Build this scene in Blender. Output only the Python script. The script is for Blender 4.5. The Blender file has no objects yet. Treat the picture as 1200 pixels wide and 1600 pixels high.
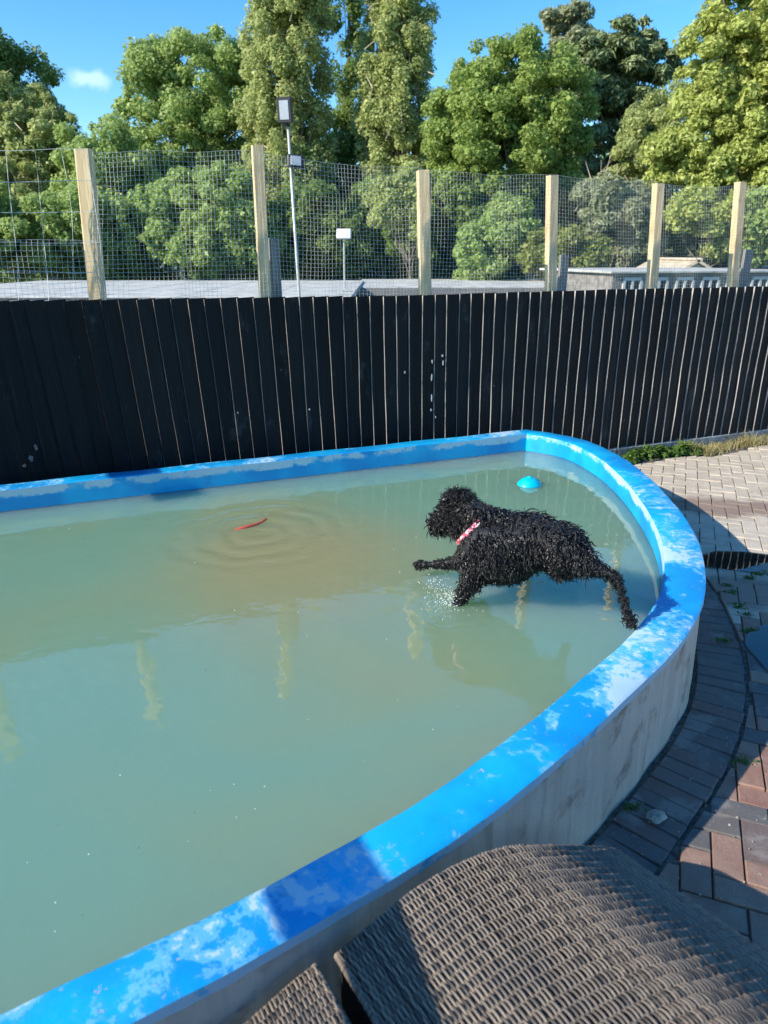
import bpy, bmesh, math, random
import numpy as np
from mathutils import Vector, Matrix

random.seed(7)
rng = np.random.default_rng(11)
R = math.radians
scene = bpy.context.scene
COL = scene.collection

# ------------------------------------------------------------------ camera
CAM_H, PITCH, FPX = 1.6, R(20.0), 1110.0
cam_d = bpy.data.cameras.new('camera')
cam_d.sensor_fit = 'VERTICAL'
cam_d.sensor_height = 24.0
cam_d.sensor_width = 18.0
cam_d.lens = FPX / 1600 * 24.0
cam_d.clip_start, cam_d.clip_end = 0.02, 3000
cam_d.dof.use_dof = True
cam_d.dof.focus_distance = 3.3
cam_d.dof.aperture_fstop = 2.8
cam = bpy.data.objects.new('camera', cam_d)
COL.objects.link(cam)
cam.location = (0, 0, CAM_H)
cam.rotation_euler = (R(90) - PITCH, 0, 0)
scene.camera = cam

# ------------------------------------------------------------------ light
SUN_S = Vector((1.53, 0.70, -1.0)).normalized()          # the way the light travels
SUN_EL = math.asin(-SUN_S.z)
SUN_AZ = math.atan2(-SUN_S.x, -SUN_S.y)
world = bpy.data.worlds.new('World')
scene.world = world
world.use_nodes = True
wn, wl = world.node_tree.nodes, world.node_tree.links
wn.clear()
w_out = wn.new('ShaderNodeOutputWorld')
w_bg = wn.new('ShaderNodeBackground')
w_bg.inputs['Strength'].default_value = 0.15
sky = wn.new('ShaderNodeTexSky')
sky.sky_type = 'NISHITA'
sky.sun_disc = False
sky.sun_elevation = SUN_EL
sky.sun_rotation = SUN_AZ
sky.altitude = 300
sky.air_density = 1.0
sky.dust_density = 0.25
sky.ozone_density = 3.2
# thin high cloud: sparse soft wisps over the whole sky
tc = wn.new('ShaderNodeTexCoord')
mp = wn.new('ShaderNodeMapping')
mp.inputs['Scale'].default_value = (1.0, 1.0, 3.2)
mp.inputs['Location'].default_value = (0.35, 0.12, 0.3)
cn = wn.new('ShaderNodeTexNoise')
cn.inputs['Scale'].default_value = 3.0
cn.inputs['Detail'].default_value = 5
cn.inputs['Roughness'].default_value = 0.5
cr = wn.new('ShaderNodeMapRange')
cr.interpolation_type = 'SMOOTHSTEP'
cr.inputs['From Min'].default_value = 0.60
cr.inputs['From Max'].default_value = 0.88
cr.inputs['To Max'].default_value = 0.55
sat = wn.new('ShaderNodeHueSaturation')
sat.inputs['Saturation'].default_value = 1.32
sat.inputs['Value'].default_value = 1.08
cmix = wn.new('ShaderNodeMix')
cmix.data_type = 'RGBA'
cmix.inputs[7].default_value = (6.2, 6.8, 7.4, 1)
wl.new(tc.outputs['Generated'], mp.inputs['Vector'])
wl.new(mp.outputs['Vector'], cn.inputs['Vector'])
wl.new(cn.outputs['Fac'], cr.inputs['Value'])
# one small fair-weather puff
dirn = Vector((-460, 0, 0)) / 1110.0
def cam_dir(px, py):
    X = Vector((1, 0, 0)); F = Vector((0, math.cos(PITCH), -math.sin(PITCH))); U = Vector((0, math.sin(PITCH), math.cos(PITCH)))
    return ((px - 600) * X - (py - 800) * U + FPX * F).normalized()
puff_dir = cam_dir(140, 125)
sub = wn.new('ShaderNodeVectorMath'); sub.operation = 'SUBTRACT'
sub.inputs[1].default_value = puff_dir
nz2 = wn.new('ShaderNodeTexNoise'); nz2.inputs['Scale'].default_value = 45; nz2.inputs['Detail'].default_value = 4
mad = wn.new('ShaderNodeVectorMath'); mad.operation = 'MULTIPLY_ADD'
mad.inputs[1].default_value = (0.022, 0.022, 0.022); 
mul = wn.new('ShaderNodeVectorMath'); mul.operation = 'MULTIPLY'; mul.inputs[1].default_value = (1, 1, 2.3)
ln = wn.new('ShaderNodeVectorMath'); ln.operation = 'LENGTH'
pr = wn.new('ShaderNodeMapRange'); pr.interpolation_type = 'SMOOTHSTEP'
pr.inputs['From Min'].default_value = 0.030; pr.inputs['From Max'].default_value = 0.008
pr.inputs['To Min'].default_value = 0; pr.inputs['To Max'].default_value = 0.33
nrm0 = wn.new('ShaderNodeVectorMath'); nrm0.operation = 'SUBTRACT'; nrm0.inputs[1].default_value = (0.5, 0.5, 0.5)
wl.new(tc.outputs['Generated'], sub.inputs[0])
wl.new(tc.outputs['Generated'], nz2.inputs['Vector'])
wl.new(nz2.outputs['Color'], nrm0.inputs[0])
wl.new(nrm0.outputs[0], mad.inputs[0])
wl.new(sub.outputs[0], mad.inputs[2])
wl.new(mad.outputs[0], mul.inputs[0])
wl.new(mul.outputs[0], ln.inputs[0])
wl.new(ln.outputs['Value'], pr.inputs['Value'])
mx = wn.new('ShaderNodeMath'); mx.operation = 'MAXIMUM'
wl.new(cr.outputs['Result'], mx.inputs[0]); wl.new(pr.outputs['Result'], mx.inputs[1])
wl.new(sky.outputs['Color'], sat.inputs['Color'])
wl.new(sat.outputs['Color'], cmix.inputs[6])
wl.new(mx.outputs[0], cmix.inputs[0])
wl.new(cmix.outputs[2], w_bg.inputs['Color'])
wl.new(w_bg.outputs[0], w_out.inputs['Surface'])

sun_d = bpy.data.lights.new('sun', 'SUN')
sun_d.energy = 4.6
sun_d.angle = R(0.45)
sun_d.color = (1.0, 0.93, 0.82)
sun = bpy.data.objects.new('sun', sun_d)
COL.objects.link(sun)
sun.rotation_euler = SUN_S.to_track_quat('-Z', 'Y').to_euler()
sun.location = (-10, -5, 12)

vs = scene.view_settings
vs.view_transform = 'Standard'
vs.look = 'None'
vs.exposure = 0.72
vs.gamma = 1.0
vs.use_curve_mapping = False
scene.cycles.use_denoising = True
scene.cycles.max_bounces = 8
scene.cycles.caustics_reflective = False
scene.cycles.caustics_refractive = False
scene.cycles.sample_clamp_indirect = 6.0

# ------------------------------------------------------------------ helpers
def ray(px, py):
    return cam_dir(px, py)
def at_z(px, py, z):
    d = ray(px, py); t = (z - CAM_H) / d.z
    return Vector((t * d.x, t * d.y, z))
def at_y(px, py, y):
    d = ray(px, py); t = y / d.y
    return Vector((t * d.x, y, CAM_H + t * d.z))

def link(o, parent=None):
    COL.objects.link(o)
    if parent is not None:
        o.parent = parent
    return o
def tag(o, label=None, cat=None, group=None, kind=None):
    if label: o['label'] = label
    if cat: o['category'] = cat
    if group: o['group'] = group
    if kind: o['kind'] = kind
    return o
def empty(name, loc=(0, 0, 0), rz=0.0, label=None, cat=None, group=None):
    o = bpy.data.objects.new(name, None)
    o.empty_display_size = 0.1
    o.location = loc; o.rotation_euler = (0, 0, rz)
    COL.objects.link(o)
    return tag(o, label, cat, group)
def mesh_np(name, verts, faces, mats, smooth=False, mat_idx=None):
    """faces: (N,k) int array or list of such arrays / python polygons."""
    me = bpy.data.meshes.new(name)
    verts = np.asarray(verts, dtype=np.float32)
    if isinstance(faces, np.ndarray):
        k = faces.shape[1]; n = faces.shape[0]
        me.vertices.add(len(verts)); me.vertices.foreach_set('co', verts.ravel())
        me.loops.add(n * k); me.loops.foreach_set('vertex_index', faces.astype(np.int32).ravel())
        me.polygons.add(n)
        me.polygons.foreach_set('loop_start', np.arange(0, n * k, k, dtype=np.int32))
        try:
            me.polygons.foreach_set('loop_total', np.full(n, k, dtype=np.int32))
        except Exception:
            pass
        me.update(calc_edges=True)
    else:
        me.from_pydata([tuple(v) for v in verts], [], faces)
    if not isinstance(mats, (list, tuple)):
        mats = [mats]
    for m in mats:
        me.materials.append(m)
    if smooth:
        me.polygons.foreach_set('use_smooth', np.ones(len(me.polygons), dtype=bool))
    if mat_idx is not None:
        me.polygons.foreach_set('material_index', np.asarray(mat_idx, dtype=np.int32))
    me.validate(); me.update()
    return me
def obj(name, me, parent=None):
    return link(bpy.data.objects.new(name, me), parent)
class MB:
    """collects polygons into one mesh"""
    def __init__(self): self.v = []; self.f = []
    def add(self, v, f):
        b = len(self.v); self.v += [tuple(x) for x in v]; self.f += [tuple(i + b for i in q) for q in f]
        return self
    def box(self, c, s, rot=None, bev=0.0):
        hx, hy, hz = s[0] / 2, s[1] / 2, s[2] / 2
        if bev <= 0:
            v = [Vector((x, y, z)) for z in (-hz, hz) for y in (-hy, hy) for x in (-hx, hx)]
            f = [(0, 2, 3, 1), (4, 5, 7, 6), (0, 1, 5, 4), (2, 6, 7, 3), (0, 4, 6, 2), (1, 3, 7, 5)]
        else:
            bm = bmesh.new(); bmesh.ops.create_cube(bm, size=1.0)
            for q in bm.verts: q.co = Vector((q.co.x * s[0], q.co.y * s[1], q.co.z * s[2]))
            bmesh.ops.bevel(bm, geom=list(bm.edges), offset=bev, segments=1, affect='EDGES')
            bm.verts.index_update()
            v = [q.co.copy() for q in bm.verts]; f = [tuple(x.index for x in p.verts) for p in bm.faces]
            bm.free()
        if rot is not None: v = [rot @ q for q in v]
        c = Vector(c)
        return self.add([q + c for q in v], f)
    def tube(self, pts, rad, n=6, cap=True):
        pts = [Vector(p) for p in pts]
        if not hasattr(rad, '__len__'): rad = [rad] * len(pts)
        rings = []
        up = Vector((0, 0, 1))
        prev = None
        for i, p in enumerate(pts):
            t = (pts[min(i + 1, len(pts) - 1)] - pts[max(i - 1, 0)])
            if t.length < 1e-9: t = Vector((0, 0, 1))
            t.normalize()
            if prev is None:
                a = t.cross(up) if abs(t.z) < 0.95 else t.cross(Vector((1, 0, 0)))
            else:
                a = prev - t * prev.dot(t)
            a.normalize(); prev = a
            b = t.cross(a)
            rings.append([p + (a * math.cos(2 * math.pi * k / n) + b * math.sin(2 * math.pi * k / n)) * rad[i] for k in range(n)])
        v = [q for r in rings for q in r]; f = []
        for i in range(len(pts) - 1):
            for k in range(n):
                k2 = (k + 1) % n
                f.append((i * n + k, i * n + k2, (i + 1) * n + k2, (i + 1) * n + k))
        if cap:
            f.append(tuple(range(n - 1, -1, -1))); f.append(tuple((len(pts) - 1) * n + k for k in range(n)))
        return self.add(v, f)
    def lathe(self, prof, n=32, c=(0, 0, 0)):
        v = []; f = []
        for (r, z) in prof:
            for k in range(n):
                a = 2 * math.pi * k / n
                v.append((c[0] + r * math.cos(a), c[1] + r * math.sin(a), c[2] + z))
        for i in range(len(prof) - 1):
            for k in range(n):
                k2 = (k + 1) % n
                f.append((i * n + k, i * n + k2, (i + 1) * n + k2, (i + 1) * n + k))
        return self.add(v, f)
    def build(self, name, mat, parent=None, smooth=False):
        me = mesh_np(name, self.v, self.f, mat, smooth)
        return obj(name, me, parent)

# ------------------------------------------------------------------ materials
class NT:
    def __init__(self, name):
        self.m = bpy.data.materials.new(name); self.m.use_nodes = True
        self.t = self.m.node_tree; self.n = self.t.nodes; self.l = self.t.links
        self.n.clear()
        self.out = self.n.new('ShaderNodeOutputMaterial')
        self.b = self.n.new('ShaderNodeBsdfPrincipled')
        self.l.new(self.b.outputs[0], self.out.inputs['Surface'])
        self._tc = None
    def set(self, **k):
        for a, v in k.items():
            self.b.inputs[a.replace('_', ' ')].default_value = v
        return self
    def coord(self, kind='Object'):
        if self._tc is None: self._tc = self.n.new('ShaderNodeTexCoord')
        return self._tc.outputs[kind]
    def pos(self):
        return self.n.new('ShaderNodeNewGeometry').outputs['Position']
    def noise(self, scale, detail=4, rough=0.55, vec=None, stretch=None, dist=0.0):
        nd = self.n.new('ShaderNodeTexNoise')
        nd.inputs['Scale'].default_value = scale; nd.inputs['Detail'].default_value = detail
        nd.inputs['Roughness'].default_value = rough; nd.inputs['Distortion'].default_value = dist
        vec = vec if vec is not None else self.coord()
        if stretch is not None:
            mp = self.n.new('ShaderNodeMapping'); mp.inputs['Scale'].default_value = stretch
            self.l.new(vec, mp.inputs['Vector']); vec = mp.outputs['Vector']
        self.l.new(vec, nd.inputs['Vector'])
        return nd.outputs['Fac']
    def rng(self, v, a, b, c=0.0, d=1.0, smooth=True):
        nd = self.n.new('ShaderNodeMapRange')
        if smooth: nd.interpolation_type = 'SMOOTHSTEP'
        for k, x in zip(('From Min', 'From Max', 'To Min', 'To Max'), (a, b, c, d)): nd.inputs[k].default_value = x
        self.l.new(v, nd.inputs['Value']); return nd.outputs['Result']
    def math(self, op, a, b=None, c=None):
        nd = self.n.new('ShaderNodeMath'); nd.operation = op
        for i, x in enumerate((a, b, c)):
            if x is None: continue
            if isinstance(x, (int, float)): nd.inputs[i].default_value = x
            else: self.l.new(x, nd.inputs[i])
        return nd.outputs[0]
    def mix(self, fac, a, b):
        nd = self.n.new('ShaderNodeMix'); nd.data_type = 'RGBA'
        for i, x in ((0, fac), (6, a), (7, b)):
            if isinstance(x, (int, float)): nd.inputs[i].default_value = x
            elif isinstance(x, (tuple, list)): nd.inputs[i].default_value = (*x, 1) if len(x) == 3 else x
            else: self.l.new(x, nd.inputs[i])
        return nd.outputs[2]
    def ramp(self, v, stops):
        nd = self.n.new('ShaderNodeValToRGB')
        e = nd.color_ramp.elements
        while len(e) < len(stops): e.new(0.5)
        for q, (p, c) in zip(e, stops): q.position = p; q.color = (*c, 1)
        self.l.new(v, nd.inputs[0]); return nd.outputs[0]
    def color(self, c):
        if isinstance(c, (tuple, list)): self.b.inputs['Base Color'].default_value = (*c, 1)
        else: self.l.new(c, self.b.inputs['Base Color'])
        return self
    def rough(self, v):
        if isinstance(v, (int, float)): self.b.inputs['Roughness'].default_value = v
        else: self.l.new(v, self.b.inputs['Roughness'])
        return self
    def bump(self, h, strength=0.4, dist=0.01, normal=None):
        nd = self.n.new('ShaderNodeBump'); nd.inputs['Strength'].default_value = strength; nd.inputs['Distance'].default_value = dist
        self.l.new(h, nd.inputs['Height'])
        if normal is not None: self.l.new(normal, nd.inputs['Normal'])
        self.l.new(nd.outputs[0], self.b.inputs['Normal']); return nd.outputs[0]
    def island(self):
        return self.n.new('ShaderNodeNewGeometry').outputs['Random Per Island']
    def objrand(self):
        return self.n.new('ShaderNodeObjectInfo').outputs['Random']
    def sepz(self, vec):
        nd = self.n.new('ShaderNodeSeparateXYZ'); self.l.new(vec, nd.inputs[0]); return nd.outputs

def leaf_mat(name, c1, c2, c3, trans=0.48, rough=0.5):
    t = NT(name)
    col = t.ramp(t.island(), [(0.0, c1), (0.5, c2), (1.0, c3)])
    big = t.noise(0.45, 2, vec=t.pos())
    col = t.mix(t.rng(big, 0.35, 0.65, 0.0, 0.55), col, t.mix(0.5, c1, c3))
    t.color(col).rough(rough)
    t.b.inputs['Specular IOR Level'].default_value = 0.35
    tr = t.n.new('ShaderNodeBsdfTranslucent')
    t.l.new(col, tr.inputs['Color'])
    ms = t.n.new('ShaderNodeMixShader'); ms.inputs[0].default_value = trans
    t.l.new(t.b.outputs[0], ms.inputs[1]); t.l.new(tr.outputs[0], ms.inputs[2])
    t.l.new(ms.outputs[0], t.out.inputs['Surface'])
    return t.m
def simple(name, c, rough=0.6, metallic=0.0, var=0.25, scale=30.0, bump=0.0):
    t = NT(name)
    nz = t.noise(scale, 4)
    d = tuple(x * (1 - var) for x in c); b = tuple(min(1, x * (1 + var)) for x in c)
    t.color(t.mix(t.rng(nz, 0.3, 0.7), d, b)).rough(rough).set(Metallic=metallic)
    if bump: t.bump(nz, bump, 0.004)
    return t.m

M = {}
# -- painted pool rim: blue masonry paint, chalky worn patches
t = NT('blue_pool_paint')
P = t.pos()
big = t.noise(6.5, 9, 0.70, vec=P, dist=0.5)
fine = t.noise(38, 5, 0.65, vec=P)
zone = t.noise(1.7, 2, 0.5, vec=P)
wear = t.math('ADD', t.math('MULTIPLY', big, 0.50), t.math('ADD', t.math('MULTIPLY', fine, 0.18), t.math('MULTIPLY', zone, 0.48)))
xyz = t.sepz(P)
nrm = t.sepz(t.n.new('ShaderNodeNewGeometry').outputs['Normal'])
inner_band = t.math('MULTIPLY', t.rng(xyz[2], 0.335, 0.375), t.rng(nrm[2], 0.6, 0.2))
low = t.math('MULTIPLY', t.rng(xyz[2], 0.345, 0.325), t.rng(nrm[2], 0.6, 0.2))
wear = t.math('SUBTRACT', t.math('ADD', wear, t.math('MULTIPLY', inner_band, 0.115)), t.math('MULTIPLY', low, 0.4))
wm = t.rng(wear, 0.610, 0.626)
wm2 = t.rng(wear, 0.645, 0.675)
tone = t.noise(3.1, 3, 0.5, vec=P)
base = t.mix(t.rng(tone, 0.4, 0.6), (0.004, 0.270, 0.61), (0.006, 0.385, 0.72))
c = t.mix(t.math('MULTIPLY', wm, 0.75), base, (0.12, 0.44, 0.70))
c = t.mix(t.math('MULTIPLY', wm2, 0.9), c, (0.42, 0.57, 0.66))
grime = t.noise(9.0, 8, 0.72, vec=P)
c = t.mix(t.math('MULTIPLY', t.rng(grime, 0.57, 0.72), 0.32), c, (0.05, 0.10, 0.15))
chip = t.math('MULTIPLY', t.rng(t.noise(26, 6, 0.7, vec=P), 0.655, 0.67), t.rng(nrm[2], 0.2, 0.6))
c = t.mix(t.math('MULTIPLY', chip, 0.85), c, (0.38, 0.36, 0.32))
spk = t.rng(t.noise(90, 3, 0.6, vec=P), 0.70, 0.76)
c = t.mix(t.math('MULTIPLY', spk, 0.6), c, (0.02, 0.05, 0.09))
t.color(c).rough(t.rng(wear, 0.55, 0.66, 0.32, 0.75))
t.bump(t.math('ADD', t.math('MULTIPLY', wm, 0.5), t.math('MULTIPLY', fine, 0.6)), 0.35, 0.004)
M['blue'] = t.m
# -- concrete outer wall
t = NT('rendered_concrete')
P = t.pos()
st = t.noise(1.0, 5, 0.65, vec=P, stretch=(11, 11, 0.8))
bl = t.noise(6, 6, 0.6, vec=P)
fi = t.noise(120, 4, 0.6, vec=P)
c = t.mix(t.rng(st, 0.3, 0.72), (0.45, 0.40, 0.335), (0.62, 0.56, 0.475))
c = t.mix(t.math('MULTIPLY', t.rng(st, 0.54, 0.66), 0.6), c, (0.22, 0.185, 0.15))
c = t.mix(t.math('MULTIPLY', t.rng(bl, 0.53, 0.68), 0.7), c, (0.17, 0.135, 0.105))
c = t.mix(t.math('MULTIPLY', t.rng(bl, 0.42, 0.28), 0.35), c, (0.68, 0.66, 0.62))
t.color(c).rough(0.88); t.bump(t.math('ADD', fi, t.math('MULTIPLY', bl, 2)), 0.5, 0.004)
M['concrete'] = t.m
M['kerb'] = simple('kerb_concrete', (0.30, 0.29, 0.27), 0.9, var=0.4, scale=25, bump=0.5)
# -- murky pool water
t = NT('murky_pool_water')
P = t.pos()
silt = t.noise(0.55, 3, 0.5, vec=P, dist=0.6)
c = t.mix(t.rng(silt, 0.42, 0.66), (0.182, 0.318, 0.222), (0.245, 0.300, 0.165))
toy = at_z(395, 820, 0.275)
ds = t.n.new('ShaderNodeVectorMath'); ds.operation = 'DISTANCE'; ds.inputs[1].default_value = at_z(470, 870, 0.275)
t.l.new(P, ds.inputs[0])
c = t.mix(t.math('MULTIPLY', t.rng(ds.outputs['Value'], 1.0, 0.1), 0.75), c, (0.33, 0.285, 0.140))
t.color(c).rough(0.012).set(IOR=1.80)
t.b.inputs['Subsurface Weight'].default_value = 1.0
t.b.inputs['Subsurface Radius'].default_value = (0.22, 0.28, 0.20)
t.b.inputs['Subsurface Scale'].default_value = 4.0
w1 = t.noise(3.2, 3, 0.5, vec=P, stretch=(1.0, 1.35, 1))
w2 = t.noise(11.0, 2, 0.5, vec=P, stretch=(1.0, 1.3, 1))
def rings(center, freq, near, far, amp):
    d = t.n.new('ShaderNodeVectorMath'); d.operation = 'DISTANCE'; d.inputs[1].default_value = center
    wob = t.math('MULTIPLY', t.noise(5.0, 3, vec=P), 0.16)
    t.l.new(P, d.inputs[0])
    dv = t.math('ADD', d.outputs['Value'], wob)
    s = t.math('SINE', t.math('MULTIPLY', dv, freq))
    return t.math('MULTIPLY', t.math('MULTIPLY', s, t.rng(dv, far, near)), amp)
h = t.math('ADD', t.math('MULTIPLY', w1, 0.0042), t.math('MULTIPLY', w2, 0.0009))
h = t.math('ADD', h, rings(at_z(405, 832, 0.275), 46, 0.34, 0.72, 0.0019))
h = t.math('ADD', h, rings(at_z(708, 950, 0.275), 110, 0.08, 0.34, 0.0012))
h = t.math('ADD', h, rings(at_z(700, 1000, 0.275), 260, 0.02, 0.075, 0.0004))
t.bump(h, 1.0, 1.0)
M['water'] = t.m
# -- black painted fence boards
t = NT('black_fence_paint')
P = t.coord()
rv = t.objrand()
mp = t.n.new('ShaderNodeCombineXYZ'); t.l.new(t.math('MULTIPLY', rv, 37.0), mp.inputs[0]); t.l.new(t.math('MULTIPLY', rv, 91.0), mp.inputs[2])
ad = t.n.new('ShaderNodeVectorMath'); t.l.new(P, ad.inputs[0]); t.l.new(mp.outputs[0], ad.inputs[1])
V = ad.outputs[0]
gr = t.noise(1.0, 5, 0.6, vec=V, stretch=(60, 60, 3.0))
sc = t.noise(3.2, 7, 0.72, vec=V, stretch=(1.6, 1.6, 0.9))
sp = t.noise(24, 2, 0.5, vec=V)
c = t.mix(t.rng(gr, 0.3, 0.7), (0.0032, 0.0038, 0.0046), (0.0075, 0.0085, 0.0098))
c = t.mix(t.math('MULTIPLY', rv, 0.6), c, (0.016, 0.017, 0.019))
c = t.mix(t.math('MULTIPLY', t.rng(t.noise(1.0, 6, 0.7, vec=V, stretch=(70, 70, 1.6)), 0.56, 0.72), 0.55), c, (0.042, 0.043, 0.044))
c = t.mix(t.math('MULTIPLY', t.rng(sc, 0.58, 0.70), 0.5), c, (0.075, 0.080, 0.086))
c = t.mix(t.math('MULTIPLY', t.rng(sp, 0.775, 0.80), 0.6), c, (0.42, 0.42, 0.40))
t.color(c).rough(t.rng(gr, 0.3, 0.7, 0.6, 0.85)); t.bump(gr, 0.5, 0.003); t.b.inputs['Specular IOR Level'].default_value = 0.22
M['black'] = t.m
t = NT('worn_board_edge')
rv = t.objrand()
nz = t.noise(1.0, 5, 0.7, vec=t.coord(), stretch=(40, 40, 7))
c = t.mix(t.rng(nz, 0.34, 0.62), (0.56, 0.53, 0.48), (0.36, 0.335, 0.305))
c = t.mix(t.math('MULTIPLY', t.rng(nz, 0.60, 0.68), 0.8), c, (0.02, 0.02, 0.022))
t.color(c).rough(0.8)
M['board_edge'] = t.m
# -- timber
def timber(name, a, b, knot, grey=0.0):
    t = NT(name)
    P = t.coord()
    gr = t.noise(1.0, 5, 0.6, vec=P, stretch=(55, 55, 3.5), dist=0.8)
    wv = t.noise(7, 3, 0.6, vec=P, stretch=(1, 1, 0.35))
    c = t.mix(t.rng(gr, 0.32, 0.68), a, b)
    c = t.mix(t.math('MULTIPLY', t.rng(wv, 0.56, 0.70), 0.6), c, knot)
    t.color(c).rough(0.78); t.bump(gr, 0.6, 0.004)
    return t.m
M['pine'] = timber('new_timber', (0.74, 0.58, 0.34), (0.56, 0.40, 0.20), (0.36, 0.22, 0.10))
M['greywood'] = timber('weathered_timber', (0.24, 0.235, 0.22), (0.15, 0.145, 0.135), (0.09, 0.085, 0.08))
M['wire'] = simple('galvanised_wire', (0.52, 0.54, 0.53), 0.5, 0.15, 0.2, 60)
M['roof'] = simple('grey_roof_felt', (0.46, 0.455, 0.41), 0.9, var=0.22, scale=4, bump=0.3)
M['darkwall'] = simple('dark_weatherboard', (0.055, 0.055, 0.05), 0.8, var=0.4, scale=10)
M['shedwall'] = simple('grey_shed_board', (0.21, 0.195, 0.17), 0.85, var=0.35, scale=8)
M['white'] = simple('white_frame_paint', (0.55, 0.55, 0.52), 0.5, var=0.08)
M['scuff'] = simple('grey_scuff', (0.10, 0.105, 0.11), 0.8, var=0.5, scale=60)
M['tan_roof'] = simple('tan_roof_felt', (0.50, 0.42, 0.30), 0.9, var=0.2, scale=6)
t = NT('window_glass'); t.color((0.05, 0.06, 0.065)).rough(0.06); M['glass'] = t.m
M['steel'] = simple('galvanised_pole', (0.58, 0.57, 0.53), 0.45, 0.3, 0.12, 12)
M['lamp_black'] = simple('black_lamp_casing', (0.02, 0.021, 0.023), 0.5, 0.0, 0.3, 20)
M['lamp_glass'] = simple('frosted_lamp_glass', (0.42, 0.46, 0.50), 0.25, 0.0, 0.06, 15)
M['lamp_white'] = simple('white_lamp_casing', (0.80, 0.80, 0.78), 0.45, 0.0, 0.06, 15)
# -- pavers
def paver(name, stops, dirt, dirt_amt=0.5, stained=False):
    t = NT(name)
    P = t.pos()
    c = t.ramp(t.objrand(), stops)
    n1 = t.noise(14, 6, 0.65, vec=P); n2 = t.noise(150, 4, 0.75, vec=P); n3 = t.noise(3.5, 5, 0.65, vec=P, dist=0.4)
    c = t.mix(t.math('MULTIPLY', t.rng(n1, 0.35, 0.7), 0.35), c, tuple(min(1, x * 1.5) for x in stops[0][1]))
    c = t.mix(t.math('MULTIPLY', t.rng(n3, 0.52, 0.61), dirt_amt), c, dirt)
    c = t.mix(t.math('MULTIPLY', t.rng(n2, 0.62, 0.72), 0.55), c, (0.55, 0.50, 0.44))
    c = t.mix(t.math('MULTIPLY', t.rng(n2, 0.40, 0.30), 0.5), c, (0.04, 0.038, 0.036))
    if stained:                                 # reddish mud washed across the pavers in two bands
        x_, y_, z_ = t.sepz(P)[:3]
        d_ = t.math('ADD', t.math('ADD', y_, t.math('MULTIPLY', x_, 0.12)), t.math('MULTIPLY', t.noise(2.6, 5, 0.6, vec=P), 0.55))
        m1 = t.math('MULTIPLY', t.rng(d_, 4.80, 4.92), t.rng(d_, 5.32, 5.16))
        m2 = t.math('MULTIPLY', t.rng(d_, 3.45, 3.6), t.rng(d_, 3.98, 3.85))
        c = t.mix(t.math('MULTIPLY', t.math('MAXIMUM', m1, m2), 0.85), c, (0.23, 0.155, 0.115))
    t.color(c).rough(t.rng(n3, 0.4, 0.7, 0.7, 0.92)); t.bump(t.math('ADD', n2, n1), 0.7, 0.004)
    return t.m
M['paver_dark'] = paver('charcoal_paver', [(0, (0.105, 0.100, 0.097)), (0.55, (0.125, 0.110, 0.100)), (0.8, (0.165, 0.095, 0.078)), (1, (0.14, 0.12, 0.105))], (0.30, 0.28, 0.25), 0.5)
M['paver_red'] = paver('red_paver', [(0, (0.27, 0.20, 0.15)), (0.35, (0.25, 0.115, 0.08)), (0.7, (0.27, 0.17, 0.12)), (1, (0.22, 0.10, 0.075))], (0.34, 0.27, 0.20), 0.4)
M['paver_buff'] = paver('buff_paver', [(0, (0.49, 0.42, 0.325)), (0.5, (0.44, 0.375, 0.285)), (1, (0.51, 0.44, 0.345))], (0.36, 0.30, 0.225), 0.45, True)
M['joint'] = simple('joint_sand', (0.115, 0.10, 0.082), 0.95, var=0.5, scale=60, bump=0.6)
M['earth'] = simple('rough_ground', (0.13, 0.12, 0.075), 0.95, var=0.5, scale=1.2, bump=0.5)
M['grassland'] = simple('rough_grass', (0.075, 0.10, 0.035), 0.95, var=0.5, scale=1.5, bump=0.5)
# -- clear puddle water
t = NT('puddle_water')
t.n.remove(t.b)
tr = t.n.new('ShaderNodeBsdfTransparent'); tr.inputs[0].default_value = (0.50, 0.49, 0.47, 1)
gl = t.n.new('ShaderNodeBsdfGlossy'); gl.inputs['Roughness'].default_value = 0.015
fr = t.n.new('ShaderNodeFresnel'); fr.inputs['IOR'].default_value = 1.9
bp = t.n.new('ShaderNodeBump'); bp.inputs['Strength'].default_value = 0.3; bp.inputs['Distance'].default_value = 0.001
t.l.new(t.noise(7, 2, vec=t.pos()), bp.inputs['Height'])
t.l.new(bp.outputs[0], gl.inputs['Normal'])
ms = t.n.new('ShaderNodeMixShader')
t.l.new(fr.outputs[0], ms.inputs[0]); t.l.new(tr.outputs[0], ms.inputs[1]); t.l.new(gl.outputs[0], ms.inputs[2])
t.l.new(ms.outputs[0], t.out.inputs['Surface'])
M['puddle'] = t.m
# -- wicker
t = NT('synthetic_wicker')
iv = t.island()
nz = t.noise(40, 3, vec=t.pos())
c = t.ramp(iv, [(0.0, (0.13, 0.102, 0.076)), (0.4, (0.25, 0.20, 0.148)), (0.75, (0.17, 0.135, 0.10)), (1.0, (0.05, 0.042, 0.035))])
c = t.mix(t.math('MULTIPLY', t.rng(t.noise(9, 3, vec=t.pos()), 0.50, 0.68), 0.5), c, (0.095, 0.082, 0.072))
t.color(c).rough(0.52); t.bump(nz, 0.3, 0.002)
M['wicker'] = t.m
M['wicker_core'] = simple('wicker_shadow_core', (0.012, 0.012, 0.013), 0.8, var=0.3)
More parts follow.
